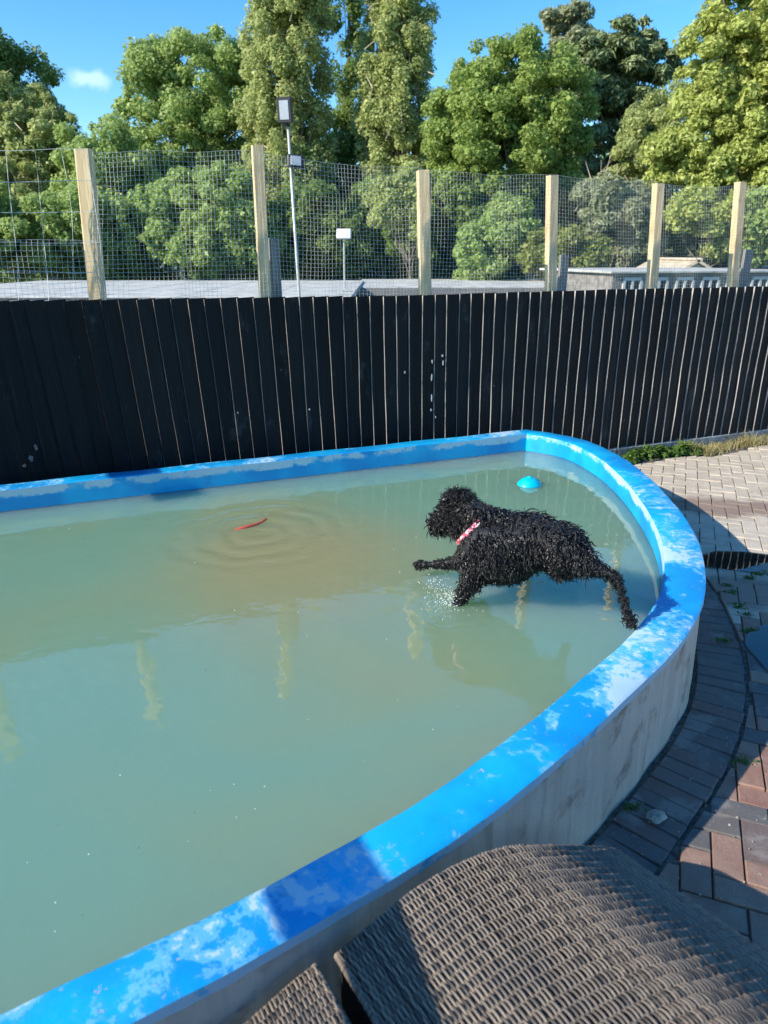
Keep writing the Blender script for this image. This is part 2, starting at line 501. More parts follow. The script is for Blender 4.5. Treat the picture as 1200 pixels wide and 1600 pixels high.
# -- dog
t = NT('wet_black_fur')
iv = t.island()
t.color(t.ramp(iv, [(0, (0.003, 0.003, 0.0035)), (0.7, (0.006, 0.006, 0.0065)), (1, (0.014, 0.0125, 0.012))]))
t.rough(t.rng(iv, 0, 1, 0.26, 0.52)); t.b.inputs['Specular IOR Level'].default_value = 0.5
M['fur'] = t.m
t = NT('dog_skin'); t.color((0.006, 0.006, 0.0065)).rough(0.55); M['dogskin'] = t.m
t = NT('dog_nose'); t.color((0.008, 0.008, 0.009)).rough(0.22); M['nose'] = t.m
t = NT('dog_eye'); t.color((0.02, 0.012, 0.008)).rough(0.05); M['eye'] = t.m
t = NT('pink_collar')
nz = t.noise(85, 1, 0.4, vec=t.pos())
t.color(t.mix(t.rng(nz, 0.50, 0.56), (0.62, 0.085, 0.13), (0.78, 0.62, 0.64))).rough(0.6); M['collar'] = t.m
M['turq'] = simple('turquoise_rubber', (0.0, 0.47, 0.62), 0.35, var=0.12, scale=18)
M['redtoy'] = simple('red_rubber', (0.55, 0.10, 0.05), 0.4, var=0.2, scale=30)
t = NT('water_spray'); t.color((0.86, 0.90, 0.88)).rough(0.08).set(IOR=1.333); t.b.inputs['Transmission Weight'].default_value = 0.55; M['spray'] = t.m
t = NT('foam'); t.color((0.72, 0.78, 0.74)).rough(0.5); M['foam'] = t.m
M['stone'] = simple('grey_pebble', (0.33, 0.31, 0.26), 0.85, var=0.35, scale=60, bump=0.6)
M['bark'] = simple('tree_bark', (0.20, 0.165, 0.125), 0.9, var=0.45, scale=5, bump=0.6)
M['bark_pale'] = simple('pale_bark', (0.34, 0.30, 0.235), 0.9, var=0.35, scale=5, bump=0.5)
M['twig'] = simple('dry_stem', (0.42, 0.36, 0.25), 0.9, var=0.3, scale=8)
M['drygrass'] = leaf_mat('dry_grass', (0.42, 0.34, 0.16), (0.50, 0.41, 0.21), (0.28, 0.28, 0.09), 0.3)
M['weed'] = leaf_mat('weed_leaf', (0.055, 0.12, 0.018), (0.095, 0.18, 0.03), (0.15, 0.24, 0.05), 0.35)
L_DARK = leaf_mat('dark_broadleaf', (0.150, 0.235, 0.063), (0.230, 0.329, 0.087), (0.368, 0.462, 0.138))
L_MID = leaf_mat('mid_broadleaf', (0.258, 0.372, 0.108), (0.367, 0.492, 0.153), (0.552, 0.656, 0.235))
L_POP = leaf_mat('poplar_leaf', (0.301, 0.369, 0.133), (0.439, 0.503, 0.188), (0.676, 0.717, 0.300))
L_ASH = leaf_mat('ash_leaf', (0.307, 0.381, 0.092), (0.456, 0.522, 0.137), (0.663, 0.699, 0.229), 0.4)
L_MAPLE = leaf_mat('maple_leaf', (0.216, 0.316, 0.080), (0.318, 0.427, 0.106), (0.478, 0.580, 0.167))
L_PINE = leaf_mat('pine_needle', (0.122, 0.183, 0.082), (0.204, 0.269, 0.118), (0.379, 0.428, 0.196), 0.2)
L_YEL = leaf_mat('yellow_green_leaf', (0.228, 0.270, 0.066), (0.306, 0.348, 0.090), (0.420, 0.450, 0.144))
L_GREY = leaf_mat('grey_green_leaf', (0.266, 0.308, 0.167), (0.362, 0.400, 0.225), (0.494, 0.517, 0.308))

# ------------------------------------------------------------------ ground
GZ = -1.3                                       # lower ground beyond the fence
g = MB(); S = 900
g.add([(-S, -S, GZ), (S, -S, GZ), (S, S, GZ), (-S, S, GZ)], [(0, 1, 2, 3)])
tag(g.build('ground', M['grassland']), kind='structure')

# ------------------------------------------------------------------ fence frame of reference
FA = R(23.0)
FO = Vector((1.84, 5.70, 0))
FX = Vector((math.cos(FA), math.sin(FA), 0)); FY = Vector((-math.sin(FA), math.cos(FA), 0))
def f_local(px, py, off=0.0):
    """picture point -> (along, height) on the plane of the fence"""
    d = ray(px, py); p0 = FO + FY * off
    t = (p0 - Vector((0, 0, CAM_H))).dot(FY) / d.dot(FY)
    q = Vector((0, 0, CAM_H)) + d * t
    return (q - FO).dot(FX), q.z
def f_world(a, off, z):
    return FO + FX * a + FY * off + Vector((0, 0, z))

# patio slab: everything on the camera's side of the fence stands on it
pb = MB()
A = f_world(-7, 0.12, 0); B = f_world(7, 0.12, 0)
poly = [A, B, Vector((9.0, -4, 0)), Vector((-7.5, -4, 0))]
v = [(p.x, p.y, -0.013) for p in poly] + [(p.x, p.y, GZ - 0.2) for p in poly]
pb.add(v, [(3, 2, 1, 0)[::-1], (0, 4, 5, 1), (1, 5, 6, 2), (2, 6, 7, 3), (3, 7, 4, 0), (7, 6, 5, 4)])
paving = pb.build('paving', M['joint'])
tag(paving, kind='structure')

# ------------------------------------------------------------------ pool
RIM = 0.40; WATER = 0.275
back_px = [(822, 671)]
outer_px = [(900, 683), (960, 707), (1010, 742), (1060, 795), (1090, 845), (1101, 900), (1095, 945), (1060, 1005), (1000, 1065), (920, 1140), (800, 1240), (660, 1340), (500, 1430), (320, 1535), (180, 1600)]
corner = at_z(822, 671, RIM)
back_l = at_z(0, 757, RIM)
bdir = (back_l - corner).normalized()
lcorner = corner + bdir * 4.45
ctrl = [corner] + [at_z(*p, RIM) for p in outer_px] + [Vector((-0.95, 0.53, RIM)), Vector((-1.55, 0.45, RIM)), Vector((-2.2, 0.78, RIM)), Vector((-2.75, 1.5, RIM)), Vector((-3.05, 2.5, RIM)), lcorner]
def catmull(pts, n=14):
    out = []
    P = [pts[0] * 2 - pts[1]] + list(pts) + [pts[-1] * 2 - pts[-2]]
    for i in range(1, len(P) - 2):
        a, b, c, d = P[i - 1], P[i], P[i + 1], P[i + 2]
        for k in range(n):
            u = k / n
            out.append(0.5 * ((2 * b) + (c - a) * u + (2 * a - 5 * b + 4 * c - d) * u * u + (3 * b - a - 3 * c + d) * u ** 3))
    out.append(pts[-1]); return out
def resample(pts, step):
    d = [0]
    for a, b in zip(pts, pts[1:]): d.append(d[-1] + (b - a).length)
    n = max(2, int(d[-1] / step)); out = []
    xs = np.linspace(0, d[-1], n + 1)
    arr = np.array([[p.x, p.y] for p in pts])
    X = np.interp(xs, d, arr[:, 0]); Y = np.interp(xs, d, arr[:, 1])
    return X, Y, xs
X0, Y0, S0 = resample(catmull(ctrl), 0.02)
def smooth1(a, k):
    for _ in range(k):
        b = a.copy(); b[1:-1] = (a[:-2] + 2 * a[1:-1] + a[2:]) / 4; a = b
    return a
X0 = smooth1(X0, 40); Y0 = smooth1(Y0, 40)
curve = np.stack([X0, Y0], 1)                   # outer rim, corner -> round the front -> left corner
tan = np.gradient(curve, axis=0); tan /= np.linalg.norm(tan, axis=1)[:, None]
nout = np.stack([-tan[:, 1], tan[:, 0]], 1)     # outward normal
if np.dot(nout[len(nout) // 4], curve[len(nout) // 4] - np.array([-0.5, 2.6])) < 0: nout = -nout
wid = np.interp(np.arange(len(curve)) / len(curve), [0, .03, .08, .2, .35, .5, 1], [.11, .125, .145, .155, .14, .125, .125])
inner = curve - nout * wid[:, None]
# close against the straight back wall (inner face of the back wall lies BW in front of its outer face)
BW = 0.10
bn = np.array([-bdir.y, bdir.x]);
if np.dot(bn, np.array([-0.5, 2.6]) - np.array([corner.x, corner.y])) < 0: bn = -bn   # towards the pool
c2 = np.array([corner.x, corner.y])
bd2 = np.array([bdir.x, bdir.y])
keep = ((inner - c2) @ bn) > BW
ii = np.where(keep)[0]
i0, i1 = ii[0], ii[-1]
# inner curve is clamped on to the back wall's inner line at both ends
inn = inner.copy()
inn[:i0] = inner[i0]; inn[i1 + 1:] = inner[i1]
for k in (i0, i1):
    pass
def snap(p):
    return p - bn * (((p - c2) @ bn) - BW)
pc0, pc1 = snap(inn[i0]), snap(inn[i1])
inn[:i0] = pc0; inn[i1 + 1:] = pc1
pool = empty('dog_pool', (0, 0, 0), 0, 'raised concrete pool with a worn blue painted rim, full of murky green water', 'pool')
# curved wall: outer render, blue coping on top, blue inner face
CH = 0.006
n = len(curve)
prof = []                                       # rings of (xy, z)
def ring(xy, z): return np.concatenate([xy, np.full((len(xy), 1), z) if np.isscalar(z) else z[:, None]], 1)
wob = 0.004 * np.sin(S0 * 9.0) + 0.003 * np.sin(S0 * 23.0 + 1)
mid = (curve + inn) / 2
rings_ = [ring(curve + nout * (0.012 + wob)[:, None], -0.06), ring(curve + nout * (0.004 + wob * .6)[:, None], 0.2), ring(curve - nout * (0.002 + wob * .2)[:, None], RIM - 0.03)]
V = np.concatenate(rings_); F = []
for r in range(len(rings_) - 1):
    for k in range(n - 1): F.append((r * n + k, r * n + k + 1, (r + 1) * n + k + 1, (r + 1) * n + k))
obj('outer_wall', mesh_np('outer_wall', V, np.array(F), M['concrete'], True), pool)
lip = nout * 0.006
zw = RIM + 0.0012 * np.sin(S0 * 14) + 0.0008 * np.sin(S0 * 37 + 2)
lw = 0.5 * (0.004 * np.sin(S0 * 31.0) + 0.003 * np.sin(S0 * 71.0 + 2) + 0.002 * np.sin(S0 * 143))[:, None]
rr = [ring(curve - nout * 0.01, RIM - 0.034), np.concatenate([curve + lip + nout * lw * .3, (RIM - 0.032 + lw[:, 0])[:, None]], 1), ring(curve + lip, zw - CH), ring(curve - nout * CH, zw), ring(inn + (curve - inn) * 0.09, zw), ring(inn, zw - CH), ring(inn, -0.62)]
V = np.concatenate(rr); F = []
for r in range(len(rr) - 1):
    for k in range(n - 1): F.append((r * n + k, r * n + k + 1, (r + 1) * n + k + 1, (r + 1) * n + k))
rim_me = mesh_np('painted_rim', V, np.array(F), M['blue'], True)
rim_me.set_sharp_from_angle(angle=R(38))
obj('painted_rim', rim_me, pool)
# straight back wall
L = (lcorner - corner).length
nb = 120
us = np.linspace(-0.0, L, nb + 1)
def bk(off, z): return np.stack([c2[0] + bd2[0] * us + bn[0] * off, c2[1] + bd2[1] * us + bn[1] * off, np.full(nb + 1, z) if np.isscalar(z) else z], 1)
zb = RIM + 0.002 * np.sin(us * 9) + 0.001
rr = [bk(-0.004, -0.06), bk(-0.004, zb - CH), bk(CH, zb), bk(BW - CH * 1.2, zb - 0.001), bk(BW, zb - CH * 1.2), bk(BW, -0.62)]
V = np.concatenate(rr); F = []
for r in range(len(rr) - 1):
    for k in range(nb): F.append((r * (nb + 1) + k, (r + 1) * (nb + 1) + k, (r + 1) * (nb + 1) + k + 1, r * (nb + 1) + k + 1))
bm_me = mesh_np('painted_back_wall', V, np.array(F), M['blue'], True); bm_me.set_sharp_from_angle(angle=R(38))
obj('painted_back_wall', bm_me, pool)
# water body
ring_xy = inn[i0:i1 + 1] + (curve - inn)[i0:i1 + 1] * 0.05
wp = [snap(inn[i0]) - bn * 0.01] + [p for p in ring_xy[::3]] + [snap(inn[i1]) - bn * 0.01]
m = len(wp)
V = [(p[0], p[1], WATER) for p in wp] + [(p[0], p[1], -0.60) for p in wp]
F = [tuple(range(m)), tuple(range(2 * m - 1, m - 1, -1))] + [(k, k + m, (k + 1) % m + m, (k + 1) % m) for k in range(m)]
me = mesh_np('water', V, F, M['water'])
bm = bmesh.new(); bm.from_mesh(me); bmesh.ops.recalc_face_normals(bm, faces=bm.faces); bmesh.ops.triangulate(bm, faces=[f for f in bm.faces if len(f.verts) > 4]); bm.to_mesh(me); bm.free()
tag(obj('water', me), kind='structure')
pf = MB(); pf.add([(p[0], p[1], -0.62) for p in wp], [tuple(range(m))]); pf.build('pool_floor', M['concrete'], pool)

# ------------------------------------------------------------------ pavers
GAPW = 0.030; SOLD = 0.176
arc = np.concatenate([[0], np.cumsum(np.linalg.norm(np.diff(curve, axis=0), axis=1))])
def on_curve(s):
    x = np.interp(s, arc, curve[:, 0]); y = np.interp(s, arc, curve[:, 1])
    nx = np.interp(s, arc, nout[:, 0]); ny = np.interp(s, arc, nout[:, 1]); q = np.array([nx, ny])
    return np.array([x, y]), q / np.linalg.norm(q)
def clip(poly, p, nrm):
    """keep the side of the line where (q-p).nrm >= 0"""
    out = []
    for i in range(len(poly)):
        a, b = poly[i], poly[(i + 1) % len(poly)]
        da, db = np.dot(a - p, nrm), np.dot(b - p, nrm)
        if da >= 0: out.append(a)
        if (da >= 0) != (db >= 0): out.append(a + (b - a) * (da / (da - db)))
    return out
def poly_area(p):
    return 0.5 * abs(sum(p[i][0] * p[(i + 1) % len(p)][1] - p[(i + 1) % len(p)][0] * p[i][1] for i in range(len(p))))
def paver_geo(poly, z, tilt=(0, 0)):
    c = sum(poly) / len(poly); k = len(poly)
    v = []
    for (sc, dz) in ((0.0, -0.05), (0.0, -0.004), (0.004, 0.0)):
        for q in poly:
            d = q - c; r = np.linalg.norm(d) + 1e-9; w = c + d * (1 - sc / r)
            v.append((w[0], w[1], z + dz + (tilt[0] * d[0] + tilt[1] * d[1])))
    f = [tuple(range(2 * k, 3 * k))]
    for r in range(2):
        for i in range(k): f.append((r * k + i, r * k + (i + 1) % k, (r + 1) * k + (i + 1) % k, (r + 1) * k + i))
    return v, f
def project(p):
    d = Vector(p) - Vector((0, 0, CAM_H)); F_ = Vector((0, math.cos(PITCH), -math.sin(PITCH))); U_ = Vector((0, math.sin(PITCH), math.cos(PITCH)))
    z = d.dot(F_)
    if z < 0.05: return (-9999, -9999)
    return (600 + FPX * d.x / z, 800 - FPX * d.dot(U_) / z)
pieces = []                                     # (polygon, material)
s = 0.25
while s < arc[-1] * 0.62:
    w_in = 0.066 * random.uniform(.96, 1.05)
    p0, n0 = on_curve(s); p1, n1 = on_curve(s + w_in)
    a, b = p0 + n0 * GAPW, p1 + n1 * GAPW
    tdir = (b - a) / np.linalg.norm(b - a)
    ln_ = SOLD + random.uniform(-.004, .004)
    quad = [a + tdir * .0022, b - tdir * .0022, p1 + n1 * (GAPW + ln_) - tdir * .0022, p0 + n0 * (GAPW + ln_) + tdir * .0022]
    pieces.append((quad, 'paver_dark')); s += w_in
HA = R(-22.0)
hx = np.array([math.cos(HA), math.sin(HA)]); hy = np.array([-math.sin(HA), math.cos(HA)])
org = np.array([1.6, 3.0]); q_ = 0.083; g_ = 0.0024
fn = np.array([FY.x, FY.y]); fo2 = np.array([FO.x, FO.y])
for i in range(-75, 75):
    for j in range(-85, 85):
        k = (i - j) % 4
        if k == 0: u0, v0, lu, lv = i, j, 2, 1
        elif k == 3: u0, v0, lu, lv = i, j, 1, 2
        else: continue
        c = org + hx * (u0 + lu / 2) * q_ + hy * (v0 + lv / 2) * q_
        if not (0.2 < c[0] < 6 and 0.5 < c[1] < 8.5): continue
        if np.dot(c - fo2, fn) > -0.10: continue
        dd = np.linalg.norm(curve - c, axis=1); ki = dd.argmin()
        side = np.dot(c - curve[ki], nout[ki])
        if side < 0.1 or np.dot(c - c2, bn) < -0.05 and np.dot(c - c2, bd2) > 0: continue
        poly = [org + hx * (u0 * q_ + g_) + hy * (v0 * q_ + g_), org + hx * ((u0 + lu) * q_ - g_) + hy * (v0 * q_ + g_),
                org + hx * ((u0 + lu) * q_ - g_) + hy * ((v0 + lv) * q_ - g_), org + hx * (u0 * q_ + g_) + hy * ((v0 + lv) * q_ - g_)]
        if side < GAPW + SOLD + 0.25:
            poly = clip(poly, curve[ki] + nout[ki] * (GAPW + SOLD + 0.012), nout[ki])
        if len(poly) < 3: continue
        edge_d = 0.12 + 0.13 * max(0, min(1, (c[0] - 1.8) / 0.5)) + 0.05 * math.sin(c[0] * 7)
        poly = clip(poly, fo2 - fn * edge_d, -fn)
        if len(poly) < 3 or poly_area(poly) < 0.0009: continue
        far = c[1] + 0.15 * c[0] + 0.12 * math.sin(c[0] * 5)
        if far > 3.3: mt = 'paver_buff'
        else: mt = 'paver_red' if random.random() < .82 else 'paver_dark'
        pieces.append((poly, mt))
vis = []; hid = {}
for poly, mt in pieces:
    c = sum(poly) / len(poly)
    px, py = project((c[0], c[1], 0))
    z = random.uniform(-0.004, 0.003)
    tilt = (random.uniform(-.03, .03), random.uniform(-.03, .03))
    v, f = paver_geo([np.array(q) for q in poly], z, tilt)
    if -40 < px < 1240 and 640 < py < 1640: vis.append((poly_area(poly) / max(0.3, c[1]) ** 2, v, f, mt))
    else: hid.setdefault(mt, []).append((v, f))
vis.sort(key=lambda r: -r[0])
for r in vis[300:]: hid.setdefault(r[3], []).append((r[1], r[2]))
def flip(v, f):
    a = np.array(v[f[0][1]]) - np.array(v[f[0][0]]); b = np.array(v[f[0][2]]) - np.array(v[f[0][1]])
    return [tuple(reversed(q)) for q in f] if (a[0] * b[1] - a[1] * b[0]) < 0 else f
for _, v, f, mt in vis[:300]:
    obj('paver', mesh_np('paver', v, flip(v, f), M[mt]), paving)
for mt, lst in hid.items():
    b = MB()
    for v, f in lst: b.add(v, flip(v, f))
    tag(b.build('outer_pavers', M[mt], paving), kind='stuff')
print('pavers visible', len(vis))

# puddles on the paving
def puddle(cx, cy, rx, ry, ang, seed, label):
    r = random.Random(seed); ks = [(r.uniform(.04, .10), r.randint(2, 4), r.uniform(0, 6.28)) for _ in range(3)] + [(0.03, 7, 1.0), (0.02, 13, 2.0)]
    v = []; N_ = 90
    for k in range(N_):
        a = 2 * math.pi * k / N_; s_ = 1 + sum(q * math.sin(w * a + p) for q, w, p in ks)
        x, y = rx * s_ * math.cos(a), ry * s_ * math.sin(a)
        X = cx + x * math.cos(ang) - y * math.sin(ang); Y = cy + x * math.sin(ang) + y * math.cos(ang)
        p = np.array([X, Y]); dd = np.linalg.norm(curve - p, axis=1); ki = dd.argmin()
        sd = np.dot(p - curve[ki], nout[ki])
        if sd < 0.02: p = curve[ki] + nout[ki] * 0.02
        v.append((p[0], p[1], 0.0062))
    b = MB(); b.add(v, [tuple(range(N_))])
    o = b.build('puddle', M['puddle'])
    return tag(o, label, 'puddle', 'puddles on the paving')
a = at_z(1160, 878, 0.006)
puddle(a.x + 0.02, a.y, 0.36, 0.135, R(-8), 3, 'shallow puddle on shaded paving mirroring the black fence boards')
a = at_z(1240, 1035, 0.006)
puddle(a.x, a.y, 0.135, 0.36, R(-10), 5, 'puddle beside the ring of paving bricks mirroring blue sky and tree')

# ------------------------------------------------------------------ board fence
fence = empty('board_fence', FO, FA, 'black painted feather edge board fence behind the pool on a concrete base', 'fence')
tops = [(-400, 474), (0, 470.5), (250, 467), (600, 463), (760, 458), (900, 453.5), (1200, 447.5), (1500, 443)]
ta = [f_local(*p) for p in tops]
leans = [(-400, .07), (0, .065), (275, .060), (450, .040), (620, .02), (900, .0), (1200, -0.01), (1500, -.01)]
la = [(f_local(p, 560)[0], v) for p, v in leans]
BOT = 0.085
a_start = f_local(-420, 500)[0]; a_end = f_local(1480, 480)[0]
x250 = f_local(250, 467)[0]; x935 = f_local(935, 453)[0]
PITCH_B = (x935 - x250) / 33.2
print('board pitch', PITCH_B, 'fence from', a_start, a_end, [round(q[1], 3) for q in ta])
def board_mesh(w, h, var):
    r = random.Random(var)
    rows = 7; v = []; f = []; mi = []
    ex = [r.uniform(-.002, .002) for _ in range(rows)]; ez = [r.uniform(-.0025, .0025) for _ in range(rows)]
    for k in range(rows):
        z = h * k / (rows - 1)
        v += [(0 + ex[k], -0.006 + ez[k], z), (0 + ex[k], -0.0195 + ez[k], z), (w, -0.0045 + ez[k] * .3, z), (w, 0.0 + ez[k] * .3, z)]
    for k in range(rows - 1):
        b, c = k * 4, k * 4 + 4
        f += [(b, c, c + 1, b + 1), (b + 1, c + 1, c + 2, b + 2), (b + 2, c + 2, c + 3, b + 3), (b + 3, c + 3, c, b)]
        mi += [1, 0, 0, 0]
    f += [(0, 1, 2, 3), tuple(4 * (rows - 1) + k for k in (3, 2, 1, 0))]; mi += [0, 0]
    f = [tuple(reversed(q)) for q in f]
    return mesh_np('board', v, f, [M['black'], M['board_edge']], False, mi)
board_vars = [board_mesh(PITCH_B + 0.014, 1.0, k) for k in range(5)]
x = a_start; k = 0
while x < a_end:
    zt = np.interp(x, [q[0] for q in ta], [q[1] for q in ta]) + random.uniform(-.003, .003)
    ln_ = np.interp(x, [q[0] for q in la], [q[1] for q in la])
    o = obj('board', board_vars[random.randrange(5)], fence)
    h = zt - BOT
    o.scale = (1, 1, h)
    o.location = (x + ln_ * (h * 0.5) , random.uniform(-.003, .002), BOT)
    o.rotation_euler = (0, -ln_ + random.uniform(-.004, .004), random.uniform(-.012, .012))
    x += PITCH_B * random.uniform(.97, 1.03); k += 1
print('boards', k)
# gravel boards (concrete base), rails behind
x = a_start
while x < a_end:
    w = 1.85
    b = MB(); b.box((x + w / 2, 0.004, BOT - 0.005 - 0.075), (w - 0.006, 0.05, 0.15), None, 0.006)
    b.build('concrete_base', M['kerb'], fence); x += w
for zr in (0.28, 0.82):
    b = MB(); b.box(((a_start + a_end) / 2, 0.032, zr), (a_end - a_start, 0.05, 0.075), None, 0.004); b.build('rail', M['greywood'], fence)

# timber posts standing up out of the fence
posts_px = [((131, 233), (153, 466), .080, -20), ((402, 228), (414, 463), .068, -6), ((661, 267), (664, 460), .078, -14), ((863, 275), (860, 456), .068, -4), ((1029, 287), (1018, 451), .068, -9), ((1157, 285), (1144, 449), .068, -6), ((-190, 222), (-150, 472), .1, -10), ((1330, 300), (1310, 446), .09, -6)]
words = ['leftmost pale timber post, its face crossed by wire marks', 'second timber post from the left, beside the grey floodlight pole', 'third timber post from the left with wavy wood grain', 'fourth timber post from the left, pale with a shaded side', 'fifth timber post from the left, before the far pale gable', 'rightmost timber post in view, pale and slightly leaning', 'timber post just outside the left edge of the picture', 'timber post just outside the right edge of the picture']
post_a = []
for (tp, bp_, w, tw), lab in zip(posts_px, words):
    off = 0.02 + w / 2 + 0.012
    at_, zt = f_local(*tp, off); ab, zb_ = f_local(*bp_, off)
    base_a = ab + (ab - at_) / (zt - zb_) * zb_     # carry the lean down to the ground
    b = MB()
    H_ = zt
    rows = 9; v = []; ff = []
    for k in range(rows):
        z = H_ * k / (rows - 1); xx = (at_ - base_a) * k / (rows - 1)
        for (sx, sy) in ((-1, -1), (1, -1), (1, 1), (-1, 1)):
            for (cx_, cy_) in (((-1, .86), (-.86, 1)) if True else ()):
                px_ = sx * w / 2 * (abs(cx_) if sx * sy > 0 else abs(cy_)); py_ = sy * w / 2 * (abs(cy_) if sx * sy > 0 else abs(cx_))
                v.append((px_, py_, z))
        # rotate the section on the spot and shift with the lean
        for q in range(len(v) - 8, len(v)):
            a_ = R(tw) + 0.03 * math.sin(k * .7)
            X_, Y_ = v[q][0], v[q][1]
            v[q] = (X_ * math.cos(a_) - Y_ * math.sin(a_) + xx, X_ * math.sin(a_) + Y_ * math.cos(a_), v[q][2] + (random.uniform(-.004, .004) if k == rows - 1 else 0))
    for k in range(rows - 1):
        for q in range(8): ff.append((k * 8 + q, k * 8 + (q + 1) % 8, (k + 1) * 8 + (q + 1) % 8, (k + 1) * 8 + q))
    ff.append(tuple(8 * (rows - 1) + q for q in range(8)))
    b.add(v, ff)
    o = b.build('post', M['pine'], fence)
    o.location = (base_a, off, 0)
    o['label'] = lab
    post_a.append((at_, ab, zt))
for (tp, bp_, w) in [((424, 372), (432, 463), .06), ((876, 398), (877, 455), .055), ((1164, 390), (1160, 449), .06)]:
    off = 0.11
    at_, zt = f_local(*tp, off); ab, _ = f_local(*bp_, off)
    b = MB(); b.box((ab, off, zt / 2), (w, w, zt), None, 0.005)
    o = b.build('old_post', M['greywood'], fence); o['label'] = 'short weathered grey post beside a taller new post'

# ------------------------------------------------------------------ wire mesh
def wire_panel(name, label, corners, cell, rad, jit, seed, off=0.012, drop=0.0):
    """corners: along/height of bottom-left, bottom-right, top-right, top-left on the fence plane"""
    r = np.random.default_rng(seed)
    bl, br, tr_, tl = [np.array(c) for c in corners]
    W = (np.linalg.norm(br - bl) + np.linalg.norm(tr_ - tl)) / 2; Hh = (np.linalg.norm(tl - bl) + np.linalg.norm(tr_ - br)) / 2
    nu = max(2, int(round(W / cell))); nv = max(2, int(round(Hh / cell)))
    U, Vv = np.meshgrid(np.linspace(0, 1, nu + 1), np.linspace(0, 1, nv + 1), indexing='ij')
    G = (bl[None, None] * ((1 - U) * (1 - Vv))[..., None] + br * (U * (1 - Vv))[..., None] + tr_ * (U * Vv)[..., None] + tl * ((1 - U) * Vv)[..., None])
    ph = r.uniform(0, 6.28, 6)
    sag = np.sin(np.pi * U) * Vv
    G[..., 0] += jit * (np.sin(U * 9 + ph[0]) * np.sin(Vv * 5 + ph[1]) + .5 * np.sin(U * 23 + Vv * 7 + ph[2])) + r.normal(0, jit * .12, U.shape)
    G[..., 1] += jit * .6 * (np.sin(U * 13 + ph[3]) * np.cos(Vv * 4 + ph[4])) - drop * sag + r.normal(0, jit * .12, U.shape)
    dep = off + jit * 1.2 * np.sin(U * 11 + ph[5]) * np.sin(Vv * 6 + ph[2])
    P3 = np.stack([G[..., 0], dep, G[..., 1]], -1)
    b = MB()
    def strand(pts):
        pts = np.asarray(pts); t_ = np.gradient(pts, axis=0); t_ /= np.linalg.norm(t_, axis=1)[:, None] + 1e-9
        a = np.cross(t_, np.array([0, 1.0, 0])); a /= np.linalg.norm(a, axis=1)[:, None] + 1e-9
        c = np.cross(t_, a); m_ = len(pts); vv = []
        for q in range(3):
            an = 2 * math.pi * q / 3; vv.append(pts + (a * math.cos(an) + c * math.sin(an)) * rad)
        vv = np.stack(vv, 1).reshape(-1, 3)
        ff = []
        for k in range(m_ - 1):
            for q in range(3): ff.append((k * 3 + q, k * 3 + (q + 1) % 3, k * 3 + 3 + (q + 1) % 3, k * 3 + 3 + q))
        b.v.extend(map(tuple, vv)); base_ = len(b.v) - len(vv); b.f.extend(tuple(i + base_ for i in q) for q in ff)
    step = max(1, int(0.07 / cell))
    iu = sorted(set(list(range(0, nu + 1, step)) + [nu])); iv_ = sorted(set(list(range(0, nv + 1, step)) + [nv]))
    for i in range(nu + 1): strand(P3[i, iv_])
    for j in range(nv + 1): strand(P3[iu, j])
    o = b.build(name, M['wire'])
    o.location = FO; o.rotation_euler = (0, 0, FA)
    return tag(o, label, 'wire mesh', 'wire mesh stretched between the posts')
def fl(px, py): return f_local(px, py, 0.012)
tops_mesh = [(145, 237, 400, 236), (412, 240, 655, 262), (668, 264, 858, 272), (868, 272, 1022, 284), (1034, 286, 1150, 290), (1160, 288, 1300, 300)]
labs = ['fine wire mesh stretched between the first and second timber posts', 'fine wire mesh behind the floodlight pole, between second and third timber posts', 'fine wire mesh stretched between the third and fourth timber posts', 'fine wire mesh stretched between the fourth and fifth timber posts', 'fine wire mesh stretched between the fifth and sixth timber posts', 'strip of fine wire mesh right of the rightmost timber post']
for k, (x0, y0, x1, y1) in enumerate(tops_mesh):
    bl = fl(x0 + 12 if k < 2 else x0, 480); br = fl(x1 + 8 if k < 1 else x1, 478)
    wire_panel('fine_wire_mesh', labs[k], [(bl[0] - .04, 1.06), (br[0] + .04, 1.06), fl(x1 + 4, y1), fl(x0 - 4, y0)], 0.0245, 0.0008, 0.008, 20 + k, drop=0.02 if k else 0.0)
wire_panel('fine_wire_mesh', 'low strip of fine wire mesh left of the first timber post', [(fl(-330, 480)[0], 1.06), (fl(165, 478)[0], 1.06), fl(150, 376), fl(-330, 372)], 0.0275, 0.00085, 0.008, 40, off=0.010)
wire_panel('stock_wire_mesh', 'wide square stock wire left of the first timber post', [(fl(-330, 480)[0], 1.20), (fl(158, 446)[0], 1.20), fl(138, 235), fl(-330, 228)], 0.14, 0.0015, 0.014, 41, off=0.010)

# ------------------------------------------------------------------ shade casters added left of the picture, out of view
sd = Vector((0.445, -0.895, 0))
SANG = math.atan2(sd.y, sd.x)
SHADE_HEDGE_LINE = (Vector((-3.05, 0.75, 0)), sd)
# unseen plank on two thin uprights, added to shade rim and lounger
zr = 1.30; k_ = zr - RIM
c0 = Vector((-0.125, 1.10, 0)) - Vector((1.53, 0.70, 0)) * k_
SHADE_PLANK = empty('shade_plank', c0, SANG, 'unseen plank on two thin uprights, added to cast a shadow band on rim and lounger', 'rail')
b = MB(); b.box((0.72, 0, zr), (1.62, 0.03, 0.128), None, 0.003); b.build('plank', M['greywood'], SHADE_PLANK)
for xx in (0.80, 1.45):
    b = MB(); b.tube([(xx, 0.03, 0), (xx, 0.03, zr + .05)], 0.012, 8); b.build('upright', M['steel'], SHADE_PLANK, True)
